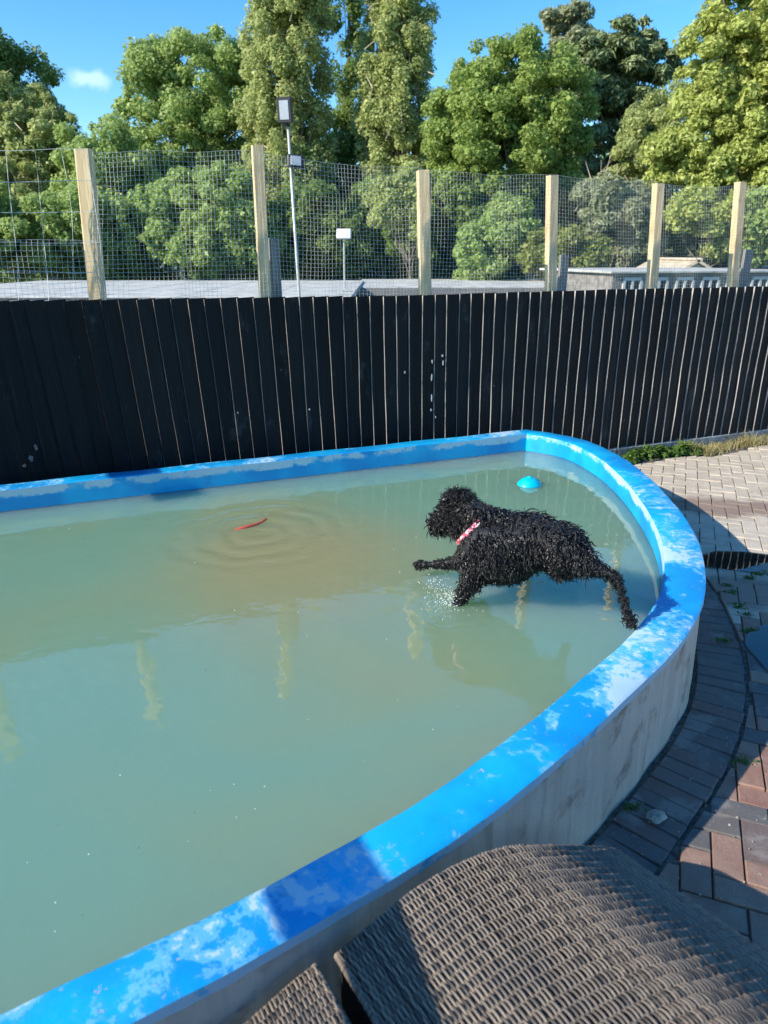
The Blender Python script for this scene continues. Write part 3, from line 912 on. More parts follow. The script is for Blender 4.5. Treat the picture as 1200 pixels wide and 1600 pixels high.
# unseen box on a pole, added to throw a shadow on the back rim
zr = 1.85; k_ = zr - RIM
c1 = Vector((-1.49, 4.04, 0)) - Vector((1.53, 0.70, 0)) * k_
SHADE_BOX = empty('shade_box', c1, SANG, 'unseen wooden box on a pole, added to cast a shadow on the back rim', 'shade caster')
b = MB(); b.box((0, 0, zr), (0.55, 0.12, 0.11), None, 0.004); b.build('box', M['greywood'], SHADE_BOX)
b = MB(); b.tube([(0, 0, 0), (0, 0, zr)], 0.018, 8); b.build('pole', M['steel'], SHADE_BOX, True)

# ------------------------------------------------------------------ buildings beyond the fence
def roof_block(name, label, front_px, back_py, zroof, wall_mat, roof_mat, cat='building'):
    (xa, xb, yf) = front_px
    a = at_z(xa, yf, zroof); b_ = at_z(xb, yf, zroof); c = at_z(xa, back_py, zroof); d = at_z(xb, back_py, zroof)
    e = empty(name, (a.x, a.y, GZ), 0, label, cat)
    W = b_.x - a.x; D = c.y - a.y
    m_ = MB(); m_.box((W / 2, D / 2 + 0.15, (zroof - 0.16 - GZ) / 2), (W - 0.3, D - 0.3, zroof - 0.16 - GZ)); m_.build('wall', wall_mat, e)
    return e, W, D, zroof - GZ
e, W, D, HZ = roof_block('flat_roof_kennel', 'long low building with a pale grey flat roof beyond the fence, left', (-260, 548, 461), 436.5, 0.90, M['darkwall'], M['roof'])
for k in range(12):
    w = W / 12
    b = MB(); b.box((w * (k + .5), D / 2, HZ - 0.08 + 0.004 * (k % 2)), (w + 0.03, D, 0.10), None, 0.01); b.build('roof_sheet', M['roof'], e)
b = MB(); b.box((W / 2, -0.02, HZ - 0.13), (W, 0.03, 0.16)); b.build('fascia', M['darkwall'], e)
e, W, D, HZ = roof_block('flat_roof_shed', 'low shed with a narrow pale flat roof beyond the middle of the fence', (556, 955, 446), 434.5, 0.86, M['darkwall'], M['roof'])
for k in range(6):
    w = W / 6
    b = MB(); b.box((w * (k + .5), D / 2, HZ - 0.08 + 0.004 * (k % 2)), (w + 0.03, D, 0.10), None, 0.01); b.build('roof_sheet', M['roof'], e)
b = MB(); b.box((W / 2, -0.02, HZ - 0.15), (W, 0.03, 0.18)); b.build('fascia', M['greywood'], e)
# windowed hut to the right
YR = 15.0
p0 = at_y(958, 428, YR); p1 = at_y(1270, 417, YR)
hut = empty('windowed_hut', (p0.x, YR, GZ), math.atan2(0.9, p1.x - p0.x), 'grey hut with a row of white framed windows beyond the right fence', 'hut')
W = (p1 - p0).length; HZ = p0.z - GZ
b = MB(); b.box((W / 2, 1.5, HZ / 2), (W, 3.0, HZ)); b.build('wall', M['shedwall'], hut)
b = MB(); b.box((W / 2, 1.6, HZ + 0.03), (W + 0.2, 3.4, 0.05), None, 0.01); b.build('roof', M['roof'], hut)
nwin = 6
for k in range(nwin):
    wx = 0.25 + k * (W - 0.4) / nwin; ww = (W - 0.4) / nwin - 0.22
    b = MB(); zt, zb_ = HZ - 0.10, HZ - 0.75
    b.box((wx + ww / 2, -0.02, zt), (ww, 0.05, 0.06)); b.box((wx + ww / 2, -0.02, zb_), (ww, 0.05, 0.06))
    for xx in (wx, wx + ww / 2, wx + ww): b.box((xx, -0.022, (zt + zb_) / 2), (0.05, 0.05, zt - zb_ - 0.06))
    wo = b.build('window', M['white'], hut)
    b = MB(); b.box((wx + ww / 2, -0.004, (zt + zb_) / 2), (ww, 0.02, zt - zb_)); b.build('pane', M['glass'], wo)
# small pale gable behind it
g0 = at_y(1052, 430, 19.0); g1 = at_y(1118, 430, 19.0); gt = at_y(1084, 411, 19.0)
gb = empty('gabled_shed', (g0.x, 19, GZ), 0, 'small shed with a pale tan gable roof behind the windowed hut', 'shed')
w = g1.x - g0.x; h0 = g0.z - GZ; h1 = gt.z - GZ
b = MB(); b.add([(0, 0, 0), (w, 0, 0), (w, 0, h0), (w / 2, 0, h1), (0, 0, h0), (0, 3, 0), (w, 3, 0), (w, 3, h0), (w / 2, 3, h1), (0, 3, h0)], [(0, 1, 2, 3, 4), (9, 8, 7, 6, 5), (0, 4, 9, 5), (1, 6, 7, 2)]); b.build('wall', M['tan_roof'], gb)
for sx in (-1, 1):
    b = MB(); ang = math.atan2(h1 - h0, w / 2)
    b.box((w / 2 + sx * w / 4, 1.5, (h0 + h1) / 2 + 0.05), (w / 2 / math.cos(ang) + 0.2, 3.3, 0.06), Matrix.Rotation(sx * ang, 3, 'Y')); b.build('roof_slope', M['tan_roof'], gb)
# dark long roof and chimney pot further back right
q0 = at_y(1100, 424, 24.0); q1 = at_y(1330, 416, 24)
lr = empty('far_long_shed', (q0.x, 24, GZ), 0, 'long dark roofed shed at the far right beyond the hut', 'shed')
b = MB(); b.box(((q1.x - q0.x) / 2, 1.5, (q0.z - GZ) / 2), (q1.x - q0.x, 3, q0.z - GZ)); b.build('wall', M['shedwall'], lr)
b = MB(); b.box(((q1.x - q0.x) / 2, 1.5, q0.z - GZ + 0.06), (q1.x - q0.x + .3, 3.4, 0.12), Matrix.Rotation(0.0, 3, 'Y'), 0.02); b.build('roof', M['roof'], lr)
fpx = at_y(1133, 418, 24.0)
b = MB(); b.box((fpx.x - q0.x + 0.1, 0.6, q0.z - GZ + 0.45), (0.22, 0.22, 0.75), None, 0.02); b.build('flue', M['white'], lr)

# ------------------------------------------------------------------ floodlights
def flood(parent, loc, w, h, rx, rz, casing, glass, roll=0.0):
    R_ = Matrix.Rotation(rz, 3, 'Z') @ Matrix.Rotation(rx, 3, 'X') @ Matrix.Rotation(roll, 3, 'Y')
    loc = Vector(loc)
    b = MB(); b.box(loc, (w, 0.07, h), R_, 0.012)
    for k in range(5): b.box(loc + R_ @ Vector((-w * .36 + w * .18 * k, 0.055, 0)), (w * .03, 0.05, h * .8), R_)
    hd = b.build('lamp_head', casing, parent)
    b = MB(); b.box(loc + R_ @ Vector((0, -0.036, 0)), (w * .62, 0.01, h * .74), R_, 0.003); b.build('lens', glass, hd)
    return hd
YL = 12.2
pt = at_y(448, 168, YL); pb_ = at_y(468, 468, YL)
base_z = GZ
bx = pb_.x + (pb_.x - pt.x) / (pt.z - pb_.z) * (pb_.z - base_z)
fp = empty('floodlight_pole', (bx, YL, base_z), 0, 'tall grey pole carrying two black framed floodlights', 'floodlight')
top = Vector((pt.x - bx, 0, pt.z - base_z))
b = MB(); b.tube([(0, 0, 0), top * 0.5, top], [0.026, 0.023, 0.020], 10); b.build('pole', M['steel'], fp, True)
l1 = at_y(445, 172, YL - 0.1); flood(fp, (l1.x - bx, -0.09, l1.z - base_z), 0.235, 0.345, R(6), R(-14), M['lamp_black'], M['lamp_glass'])
l2 = at_y(462, 252.5, YL - 0.1); flood(fp, (l2.x - bx, -0.11, l2.z - base_z), 0.255, 0.185, R(-14), R(16), M['lamp_black'], M['lamp_glass'], R(4))
b = MB()
for l in (l1, l2): b.box((l.x - bx + 0.02, -0.03, l.z - base_z - (0.19 if l is l1 else 0)), (0.09, 0.08, 0.03), None, 0.003)
b.build('bracket', M['lamp_black'], fp)
YS = 15.0
l3 = at_y(537.5, 365.5, YS); b3 = at_y(538, 440, YS)
sl = empty('small_floodlight', (b3.x, YS, 0.9), 0, 'small white floodlight on a thin pole standing on the flat roof', 'floodlight')
b = MB(); b.tube([(0, 0, 0), (l3.x - b3.x, 0, l3.z - 0.95)], 0.018, 8); b.box((0, 0, 0.012), (0.2, 0.2, 0.02), None, 0.003); b.build('pole', M['steel'], sl)
flood(sl, (l3.x - b3.x, -0.05, l3.z - 0.9), 0.29, 0.18, R(-12), R(-10), M['lamp_white'], M['lamp_white'])

# ------------------------------------------------------------------ trees
def leaves(centres, normals, size, elong, r):
    N = len(centres)
    nn = normals / (np.linalg.norm(normals, axis=1)[:, None] + 1e-9)
    a = r.normal(size=(N, 3)); a -= nn * (a * nn).sum(1)[:, None]; a /= np.linalg.norm(a, axis=1)[:, None] + 1e-9
    b = np.cross(nn, a)
    sz = size * (r.uniform(.45, 1.15, N) + .7 * (r.random(N) < .12))[:, None]
    L_ = a * sz * elong; Wd = b * sz
    fold = nn * sz * .25
    v = np.stack([centres - L_ * .5, centres + Wd * .5 + fold, centres + L_ * .5, centres - Wd * .5 + fold], 1).reshape(-1, 3)
    f = np.arange(N * 4).reshape(N, 4)
    return v, f
def crown(blobs, n_clumps, clump_r, per, size, elong, r, flat=0.8, droop=0.0, inner=0.25, up=0.35):
    bl = np.array([[*c, *rad] for c, rad in blobs], dtype=float)
    wgt = (bl[:, 3] * bl[:, 4] + bl[:, 3] * bl[:, 5] + bl[:, 4] * bl[:, 5]); wgt /= wgt.sum()
    which = r.choice(len(bl), n_clumps, p=wgt)
    d = r.normal(size=(n_clumps, 3)); d /= np.linalg.norm(d, axis=1)[:, None]
    rad = np.where(r.random(n_clumps) < inner, r.uniform(.3, .8, n_clumps), r.uniform(.82, 1.06, n_clumps))
    pc = bl[which, :3] + d * bl[which, 3:] * rad[:, None]
    cr_ = clump_r * r.uniform(.55, 1.4, n_clumps)
    cnt = np.maximum(8, (per * (cr_ / clump_r) ** 2).astype(int))
    idx = np.repeat(np.arange(n_clumps), cnt)
    N = len(idx)
    q = r.normal(size=(N, 3)); q /= np.linalg.norm(q, axis=1)[:, None]
    rr_ = r.random(N) ** .45
    off = q * rr_[:, None] * cr_[idx][:, None]; off[:, 2] *= flat
    if droop: off[:, 2] -= droop * (off[:, 0] ** 2 + off[:, 1] ** 2) / cr_[idx]
    P_ = pc[idx] + off
    nr = q * .7 + r.normal(size=(N, 3)) * .55 + np.array([0, 0, up])
    v, f = leaves(P_, nr, size, elong, r)
    return v, f, pc
def tree(name, label, cat, base, blobs, leaf, n_clumps, clump_r, per, size, elong=1.5, bark='bark', trunk_r=0.22, flat=.8, droop=0.0, inner=.25, limbs=24, seed=1, group=None, up=.35, trunk_pts=None, twigs=0):
    r = np.random.default_rng(seed)
    base = Vector(base)
    e = empty(name, base, 0, label, cat, group)
    blobs_l = [((c[0] - base.x, c[1] - base.y, c[2] - base.z), rad) for c, rad in blobs]
    v, f, pc = crown(blobs_l, int(n_clumps * 1.25), clump_r * .90, per * 2.3, size * .62, elong, r, flat, droop, inner, up)
    obj('crown', mesh_np('crown', v, f, leaf), e)
    b = MB()
    topb = max(blobs_l, key=lambda q: q[0][2])
    if trunk_pts is None:
        ht = topb[0][2] + topb[1][2] * .45
        trunk_pts = [(0, 0, 0), (topb[0][0] * .15 + .05, topb[0][1] * .15, ht * .25), (topb[0][0] * .5, topb[0][1] * .5, ht * .6), (topb[0][0], topb[0][1], ht)]
    tp_ = catmull([Vector(p) for p in trunk_pts], 5)
    rad = [max(0.02, trunk_r * (1 - .88 * k / (len(tp_) - 1)) * (1.25 if k == 0 else 1)) for k in range(len(tp_))]
    b.tube(tp_, rad, 8)
    if limbs:
        pick = r.choice(len(pc), min(limbs, len(pc)), replace=False)
        for k in pick:
            tgt = Vector(pc[k])
            zf = max(0.12, min(0.92, (tgt.z * .72) / max(.1, tp_[-1].z)))
            st_ = tp_[int(zf * (len(tp_) - 1))]
            mid_ = st_.lerp(tgt, .5) + Vector((0, 0, -.12 * (tgt - st_).length)) + Vector(r.normal(0, .12, 3))
            r0 = trunk_r * .34 * r.uniform(.6, 1.1)
            b.tube([st_, st_.lerp(mid_, .5), mid_, tgt], [r0, r0 * .75, r0 * .5, r0 * .15], 5, False)
    b.build('trunk', M[bark], e, True)
    if twigs:
        b = MB()
        for k in r.choice(len(pc), min(twigs, len(pc)), replace=False):
            tgt = Vector(pc[k]); d_ = Vector(r.normal(0, 1, 3)); d_.z = abs(d_.z) + .6; d_.normalize()
            b.tube([tgt - d_ * .9, tgt, tgt + d_ * .7 + Vector(r.normal(0, .1, 3))], [.022, .016, .006], 4, False)
        b.build('bare_twigs', M['twig'], e)
    return e
def B(px, py, Y, rx, rz, ry=None):
    """a crown lobe: picture position, distance, radii in metres"""
    c = at_y(px, py, Y); return ((c.x, Y, c.z), (rx, ry if ry else rx, rz))
def gnd(px, Y):
    c = at_y(px, 400, Y); return (c.x, Y, GZ)
TG = 'trees beyond the fence'
# distant wood closing the gaps low down
r = np.random.default_rng(99)
bl = []
for px in range(-500, 1750, 70):
    c = at_y(px, 330 + r.uniform(-30, 20), 46 + r.uniform(-2, 3)); bl.append(((c.x, c.y, c.z - 1.6), (2.6, 2.0, 4.4)))
v, f, _ = crown(bl, 1300, 1.0, 60, .28, 1.4, r)
tag(obj('distant_wood', mesh_np('distant_wood', v, f, L_DARK)), 'dark mass of distant woodland behind the trees', 'woodland', kind='stuff')

tree('broadleaf_tree', 'dark broadleaf tree at the left edge, behind the feathery bushes', 'tree', gnd(-40, 36), [B(-60, 120, 36, 2.9, 2.4), B(25, 105, 36, 1.7, 1.5), B(40, 175, 36, 2.0, 1.8), B(-120, 230, 36, 3, 2.6), B(30, 260, 36, 2.2, 2.2)], L_DARK, 210, .62, 120, .17, seed=2, group=TG, trunk_r=.3)
tree('feathery_tree', 'light feathery tree in front of the dark one, far left', 'tree', gnd(40, 30), [B(20, 190, 30, 1.0, 1.7), B(60, 215, 30, 1.1, 1.7), B(105, 235, 30, .9, 1.5), B(-50, 220, 30, 1.5, 1.8), B(10, 300, 30, 2.2, 1.7), B(110, 310, 30, 1.4, 1.5)], L_GREY if False else L_POP, 300, .34, 90, .13, 1.9, seed=3, group=TG, up=.6, twigs=40)
tree('leafy_bush', 'low round bush below the gap of sky at the left', 'bush', gnd(165, 29), [B(150, 245, 29, 1.2, 1.4), B(190, 290, 29, 1.5, 1.5), B(150, 340, 29, 1.6, 1.3)], L_MID, 150, .45, 100, .14, seed=4, group='bushes beyond the fence', trunk_r=.12)
tree('broadleaf_tree', 'mid green two-peaked tree left of the tall poplars', 'tree', gnd(300, 33), [B(240, 140, 33, 1.15, 1.7), B(325, 128, 33, 1.7, 1.9), B(380, 150, 33, 1.2, 1.9), B(280, 220, 33, 2.3, 2.2), B(370, 250, 33, 1.8, 2.0), B(235, 290, 33, 1.7, 1.8)], L_MID, 330, .48, 110, .15, seed=5, group=TG, trunk_r=.26)
tree('poplar_tree', 'tall pale poplar behind the floodlight pole', 'tree', gnd(455, 31), [B(455, -90, 31, 1.1, 2.6), B(455, 10, 31, 1.35, 2.6), B(450, 110, 31, 1.55, 2.6), B(445, 210, 31, 1.7, 2.4), B(460, 300, 31, 1.6, 1.8)], L_POP, 420, .36, 95, .135, seed=6, group=TG, bark='bark_pale', trunk_r=.24, flat=1.2, limbs=60, up=.5, twigs=80)
tree('poplar_tree', 'thin dark poplar with bare stems between the two tall poplars', 'tree', gnd(548, 36), [B(545, -60, 36, .55, 2.2), B(555, 60, 36, .5, 1.6), B(548, 170, 36, .95, 2.0), B(545, 250, 36, 1.2, 2.0), B(510, 20, 36, .5, .9)], L_DARK, 150, .36, 80, .14, seed=7, group=TG, trunk_r=.16, flat=1.2, limbs=30, up=.5)
tree('poplar_tree', 'tall pale poplar in the middle, right of the thin dark one', 'tree', gnd(620, 31), [B(625, -90, 31, 1.0, 2.6), B(625, 10, 31, 1.2, 2.6), B(620, 110, 31, 1.3, 2.5), B(615, 205, 31, 1.45, 2.3), B(630, 300, 31, 1.5, 1.9)], L_POP, 400, .36, 95, .135, seed=8, group=TG, bark='bark_pale', trunk_r=.24, flat=1.2, limbs=60, up=.5, twigs=80)
tp = at_y(760, 60, 28)
tree('maple_tree', 'round dense tree with a leaning pale trunk, right of the poplars', 'tree', gnd(835, 28), [B(790, 148, 28, 1.8, 1.75), B(735, 190, 28, 1.4, 1.8), B(850, 178, 28, 1.6, 1.75), B(780, 232, 28, 2.3, 1.9), B(870, 245, 28, 1.2, 1.6), B(700, 225, 28, .9, 1.6)], L_MAPLE, 380, .42, 120, .135, seed=9, group=TG, bark='bark_pale', trunk_r=.2, limbs=40)
tree('pine_tree', 'dark umbrella pine with a straight trunk behind the round tree', 'tree', gnd(968, 37), [B(985, 62, 37, 1.6, .85), B(945, 100, 37, 2.0, .9), B(1010, 105, 37, 1.4, .8), B(925, 150, 37, 1.6, .75), B(990, 165, 37, 1.9, .6), B(940, 215, 37, 1.4, .5), B(1020, 215, 37, 1.6, .6), B(930, 260, 37, 1.6, .7)], L_PINE, 250, .42, 130, .17, 3.4, seed=10, group=TG, trunk_r=.22, flat=.5, limbs=34, up=.7)
tree('pine_tree', 'pale thin pine top peeping up behind the round tree', 'tree', gnd(890, 44), [B(888, 32, 44, 1.1, .8), B(900, 70, 44, 1.3, .8), B(895, 120, 44, 1.4, 1.0)], L_GREY, 60, .45, 90, .18, 3.0, seed=11, group=TG, trunk_r=.16, flat=.6, limbs=16)
tree('ash_tree', 'bright yellow green ash tree filling the right edge', 'tree', gnd(1190, 25), [B(1195, 10, 25, 1.6, 1.7), B(1120, 95, 25, 1.1, 1.3), B(1200, 120, 25, 1.8, 1.7), B(1100, 180, 25, 1.0, 1.1), B(1170, 210, 25, 1.8, 1.5), B(1290, 120, 25, 2.2, 2.6), B(1060, 245, 25, .9, .7), B(1150, 270, 25, 1.5, .9)], L_ASH, 480, .36, 120, .115, 2.2, seed=12, group=TG, trunk_r=.22, limbs=50, droop=.35, up=.3)
tree('leafy_tree', 'olive green tree between the pine and the bright ash', 'tree', gnd(1040, 33), [B(1040, 190, 33, 1.3, 1.5), B(1010, 250, 33, 1.4, 1.2), B(1060, 270, 33, 1.4, 1.2)], L_POP, 140, .42, 90, .15, seed=13, group=TG, trunk_r=.15)
BG = 'bushes beyond the fence'
hb = []  # low leafy row added out of view as a shade caster
for k in range(14):
    p = SHADE_HEDGE_LINE[0] + SHADE_HEDGE_LINE[1] * (-2.7 + k * .4)
    hb.append(((p.x + random.uniform(-.06, .06), p.y, .72), (.34, .34, .62 + random.uniform(-.06, .04))))
tree('shade_hedge', 'unseen clipped row of foliage added left of the pool to cast shade', 'shade_hedge', (-3.05, .75, 0), hb, L_MID, 330, .17, 70, .06, seed=31, trunk_r=.03, limbs=30, inner=.5)
bushes = [
    (60, 360, 26, [(0, 0, 1.5, 1.0), (55, -20, 1.1, .9), (-70, -10, 1.6, 1.2)], L_MID, 'dark green bush behind the wide square wire at the left'),
    (250, 350, 27, [(0, 0, 1.6, 1.2), (60, -20, 1.3, 1.2), (-50, 20, 1.2, 1.0)], L_MID, 'green bush behind the first bay of fine wire mesh'),
    (350, 330, 26, [(0, 0, 1.3, 1.3), (40, 50, 1.1, .8), (-30, 60, 1.2, .8)], L_MID, 'broad bush just left of the second timber post'),
    (480, 340, 27, [(0, 0, 1.4, 1.2), (50, 30, 1.3, 1.0), (-30, 40, 1.0, .9)], L_DARK, 'dark bush behind the foot of the floodlight pole'),
    (600, 345, 27, [(0, 0, 1.3, 1.4), (-40, 40, 1.1, .8), (40, 40, 1.0, .8)], L_DARK, 'dark bush low down between second and third timber posts'),
    (640, 300, 24, [(0, 0, .5, .6), (-35, 20, .45, .6), (10, 45, .4, .5)], L_POP, 'pale poplar shoots left of the third timber post'),
    (730, 330, 28, [(0, 0, 1.3, 1.3), (40, 40, 1.0, 1.0)], L_DARK, 'dark bush just right of the third timber post'),
    (770, 390, 23, [(0, 0, .9, .8), (-30, 25, .6, .5), (25, -40, .6, .7)], L_MID, 'light green shrub in the third mesh bay, left of the trunk'),
    (880, 395, 22, [(0, 0, .75, .65), (40, 10, .55, .5), (-40, 0, .5, .55)], L_YEL, 'bright yellow green bush beside the fourth timber post'),
    (960, 340, 24, [(0, 0, 1.0, 1.0), (-20, -30, .7, .6), (40, 40, .8, .7)], L_GREY, 'grey green arching shrub between fourth and fifth posts'),
    (1060, 380, 25, [(0, 0, 1.3, .9), (-50, 10, 1.0, .8), (60, -10, 1.2, 1.0)], L_DARK, 'dark bush between the fifth and sixth timber posts'),
    (1100, 330, 23, [(0, 0, .9, .6), (50, 20, .7, .5), (30, 60, .5, .35)], L_ASH, 'low yellow green boughs hanging between the last two posts'),
    (1190, 350, 23, [(0, 0, .9, 1.0), (60, 0, 1.2, 1.2), (0, 40, .7, .5)], L_MID, 'mid green bush right of the rightmost timber post'),
    (893, 335, 29, [(0, 0, 1.1, 1.1), (30, 40, .9, .8), (-30, 30, .9, .9)], L_DARK, 'dark bush right behind the fourth timber post'),
    (120, 400, 27, [(0, 0, 1.3, .7), (-60, 0, 1.2, .7), (60, 10, 1.1, .6)], L_DARK, 'low dark scrub along the roof beside the first post'),
    (690, 400, 30, [(0, 0, 1.6, .9), (-90, 0, 1.6, .9), (90, 0, 1.5, .9)], L_DARK, 'low dark scrub along the roof below the third post'),
]
for k, (px, py, Y, lobes, leaf, lab) in enumerate(bushes):
    bl = [B(px + dx, py + dy, Y, rx, rz) for dx, dy, rx, rz in lobes]
    area = sum(q[1][0] * q[1][2] for q in bl)
    tree('bush', lab, 'bush', gnd(px, Y), bl, leaf, int(46 * area) + 20, .33, 90, .125 if leaf is not L_ASH else .11, 1.7 if leaf is not L_GREY else 2.6, seed=40 + k, group=BG, trunk_r=.07, limbs=14, droop=.3 if leaf in (L_GREY, L_ASH) else 0, twigs=30 if leaf is L_GREY else 0, bark='bark_pale' if leaf is L_GREY else 'bark')

r = np.random.default_rng(77)
bl = []
for px in range(-250, 1450, 60):
    c = at_y(px, 425 + r.uniform(-6, 8), 29.5 + r.uniform(-.8, .8)); bl.append(((c.x, c.y, c.z - .35), (1.2, .8, 1.0)))
v, f, _ = crown(bl, 420, .5, 90, .13, 1.5, r)
tag(obj('undergrowth', mesh_np('undergrowth', v, f, L_DARK)), 'low dark undergrowth at the feet of the trees', 'undergrowth', kind='stuff')

# ------------------------------------------------------------------ weeds and dry grass along the fence foot
gb_ = MB(); wv, wf, wc = [], [], 0
def grass_tuft(a, off, hgt, spread, nl, size, seed):
    r = np.random.default_rng(seed); p = f_world(a, off, 0)
    for k in range(nl):
        x0, y0 = r.normal(0, spread * .5, 2); h_ = hgt * r.uniform(.35, 1.1); lx, ly = r.normal(0, .35, 2) * h_
        w_ = size * r.uniform(.6, 1.2); an = r.uniform(0, 3.14); dx, dy = math.cos(an) * w_, math.sin(an) * w_
        q = []
        for t_ in (0, .4, .75, 1):
            cx_, cy_, cz_ = p.x + x0 + lx * t_ ** 2, p.y + y0 + ly * t_ ** 2, h_ * t_ * (1 - .15 * t_) - .004; s_ = 1 - t_ * .92
            q += [(cx_ - dx * s_, cy_ - dy * s_, cz_), (cx_ + dx * s_, cy_ + dy * s_, cz_)]
        gb_.add(q, [(0, 1, 3, 2), (2, 3, 5, 4), (4, 5, 7, 6)])
def weed_clump(a, off, hgt, spread, nl, size, seed):
    global wc
    r = np.random.default_rng(seed); p = f_world(a, off, 0)
    q = r.normal(size=(nl, 3)); q /= np.linalg.norm(q, axis=1)[:, None]; q[:, 2] = np.abs(q[:, 2])
    P_ = q * (r.random(nl)[:, None] ** .4) * np.array([spread, spread * .8, hgt]) + np.array(p)
    nr = q * .6 + np.array([0, 0, .8]) + r.normal(size=(nl, 3)) * .4
    v, f = leaves(P_, nr, size, 1.3, r); wv.append(v); wf.append(f + wc); wc += len(v)
a0, a1 = f_local(945, 704)[0], f_local(1080, 690)[0]
for k in range(15):
    u = k / 14
    weed_clump(a0 + (a1 - a0) * u + random.uniform(-.03, .03), -0.10 + random.uniform(-.07, .02), .085 * (0.6 + .6 * math.sin(u * 3.1)) * random.uniform(.7, 1.3), random.uniform(.05, .10), random.randint(70, 190), random.uniform(.022, .036), 70 + k)
a2, a3 = f_local(1060, 690)[0], f_local(1240, 672)[0]
for k in range(20):
    u = k / 19
    grass_tuft(a2 + (a3 - a2) * u + random.uniform(-.06, .06), -0.12 + random.uniform(-.10, .04), .06 + .10 * random.random() ** 2, random.uniform(.06, .13), random.randint(40, 150), .004, 90 + k)
tag(obj('weeds', mesh_np('weeds', np.concatenate(wv), np.concatenate(wf), M['weed'])), 'leafy green weeds growing along the fence foot beside the blue rim', 'weeds', kind='stuff')
tag(gb_.build('dry_grass', M['drygrass']), 'straw coloured dry grass along the fence foot at the right edge', 'grass', kind='stuff')
# old white paint drips and a grey scuff on the boards
db = random.Random(4)
for (px, py, sx, sz) in [(676, 565, .012, .035), (675, 590, .010, .05), (675, 622, .008, .05), (674, 641, .016, .02), (692, 556, .012, .022), (693, 567, .008, .04), (633, 582, .012, .02), (681, 652, .008, .016), (56, 700, .02, .05), (48, 716, .03, .05), (38, 728, .02, .02), (484, 640, .008, .014), (372, 645, .006, .012)]:
    a_, z_ = f_local(px, py, -0.024); N_ = 14; v = []
    for k in range(N_):
        an = 2 * math.pi * k / N_; q = db.uniform(.55, 1.1); v.append((a_ + math.cos(an) * sx * .5 * q, -0.0225, z_ + math.sin(an) * sz * .5 * q))
    v2 = [(x_, -0.010, z) for x_, _, z in v]
    b = MB(); b.add(v + v2, [tuple(range(N_))] + [(k, (k + 1) % N_, (k + 1) % N_ + N_, k + N_) for k in range(N_)])
    b.build('paint_drip', M['scuff'] if px < 100 else M['white'], fence)

# ------------------------------------------------------------------ dog
def dpt(px, py, Y): return at_y(px, py, Y)
# body: a chain of spheres of changing radius, fused into one skin
segs = []
def seg(a, ra, b, rb): segs.append((Vector(a), ra, Vector(b), rb))
head = dpt(714, 800, 2.78); muz = dpt(690, 818, 2.80); brow = dpt(718, 790, 2.76)
neck0 = dpt(736, 820, 2.72); neck1 = dpt(768, 836, 2.64)
chest = dpt(762, 859, 2.60); ribs = dpt(792, 860, 2.55); loin = dpt(842, 848, 2.46); rump = dpt(874, 849, 2.40)
withers = dpt(792, 828, 2.60); back = dpt(838, 828, 2.50)
hip = dpt(886, 862, 2.35); knee = dpt(920, 884, 2.26); hock = dpt(964, 901, 2.20); hpaw = dpt(979, 958, 2.16); htoe = dpt(987, 973, 2.15)
fhip = dpt(866, 864, 2.46); fknee = dpt(874, 886, 2.42); fhock = dpt(889, 896, 2.44); fpaw = dpt(897, 890, 2.52)
sh = dpt(747, 876, 2.56); elb = dpt(735, 904, 2.55); wri = dpt(720, 934, 2.56); fpw = dpt(714, 946, 2.56)
fsh = dpt(737, 870, 2.72); felb = dpt(712, 879, 2.76); fwri = dpt(676, 882, 2.80); ftoe = dpt(654, 882, 2.82)
seg(head, .066, brow, .058); seg(head, .060, muz, .038); seg(muz, .038, dpt(680, 820, 2.81), .031)
seg(head, .066, neck0, .070); seg(neck0, .070, neck1, .096); seg(neck1, .096, chest, .112); seg(neck1, .088, withers, .078)
seg(chest, .124, ribs, .122); seg(ribs, .118, loin, .076); seg(loin, .072, rump, .080); seg(withers, .076, back, .064); seg(back, .064, rump, .072)
seg(rump, .076, hip, .070); seg(hip, .066, knee, .033); seg(knee, .031, hock, .017); seg(hock, .017, hpaw, .015); seg(hpaw, .017, htoe, .020)
seg(fhip, .062, fknee, .040); seg(fknee, .034, fhock, .022); seg(fhock, .020, fpaw, .017)
seg(chest, .092, sh, .064); seg(sh, .060, elb, .042); seg(elb, .038, wri, .025); seg(wri, .023, fpw, .024)
seg(fsh, .064, felb, .027); seg(felb, .025, fwri, .017); seg(fwri, .017, ftoe, .021)
ear0 = dpt(730, 794, 2.70); ear1 = dpt(758, 804, 2.62); ear2 = dpt(788, 813, 2.57)
seg(ear0, .036, ear1, .040); seg(ear1, .040, ear2, .026)
tailb = dpt(893, 836, 2.36); seg(rump, .045, tailb, .03)
bm = bmesh.new()
for a, ra, b, rb in segs:
    Ls = (b - a).length; k = max(2, int(Ls / 0.022))
    for q in range(k + 1):
        u = q / k
        bmesh.ops.create_icosphere(bm, subdivisions=2, radius=ra + (rb - ra) * u, matrix=Matrix.Translation(a.lerp(b, u)))
tmp = bpy.data.meshes.new('dog_tmp'); bm.to_mesh(tmp); bm.free()
to = bpy.data.objects.new('dog_tmp', tmp); COL.objects.link(to)
md = to.modifiers.new('r', 'REMESH'); md.mode = 'VOXEL'; md.voxel_size = 0.011
ms_ = to.modifiers.new('s', 'SMOOTH'); ms_.iterations = 6; ms_.factor = .5
dg = bpy.context.evaluated_depsgraph_get()
body_me = bpy.data.meshes.new_from_object(to.evaluated_get(dg))
bpy.data.objects.remove(to); bpy.data.meshes.remove(tmp)
body_me.name = 'body'
body_me.materials.clear(); body_me.materials.append(M['dogskin'])
dog_o = Vector((fpw.x, fpw.y, WATER))
body_me.transform(Matrix.Translation(-dog_o))
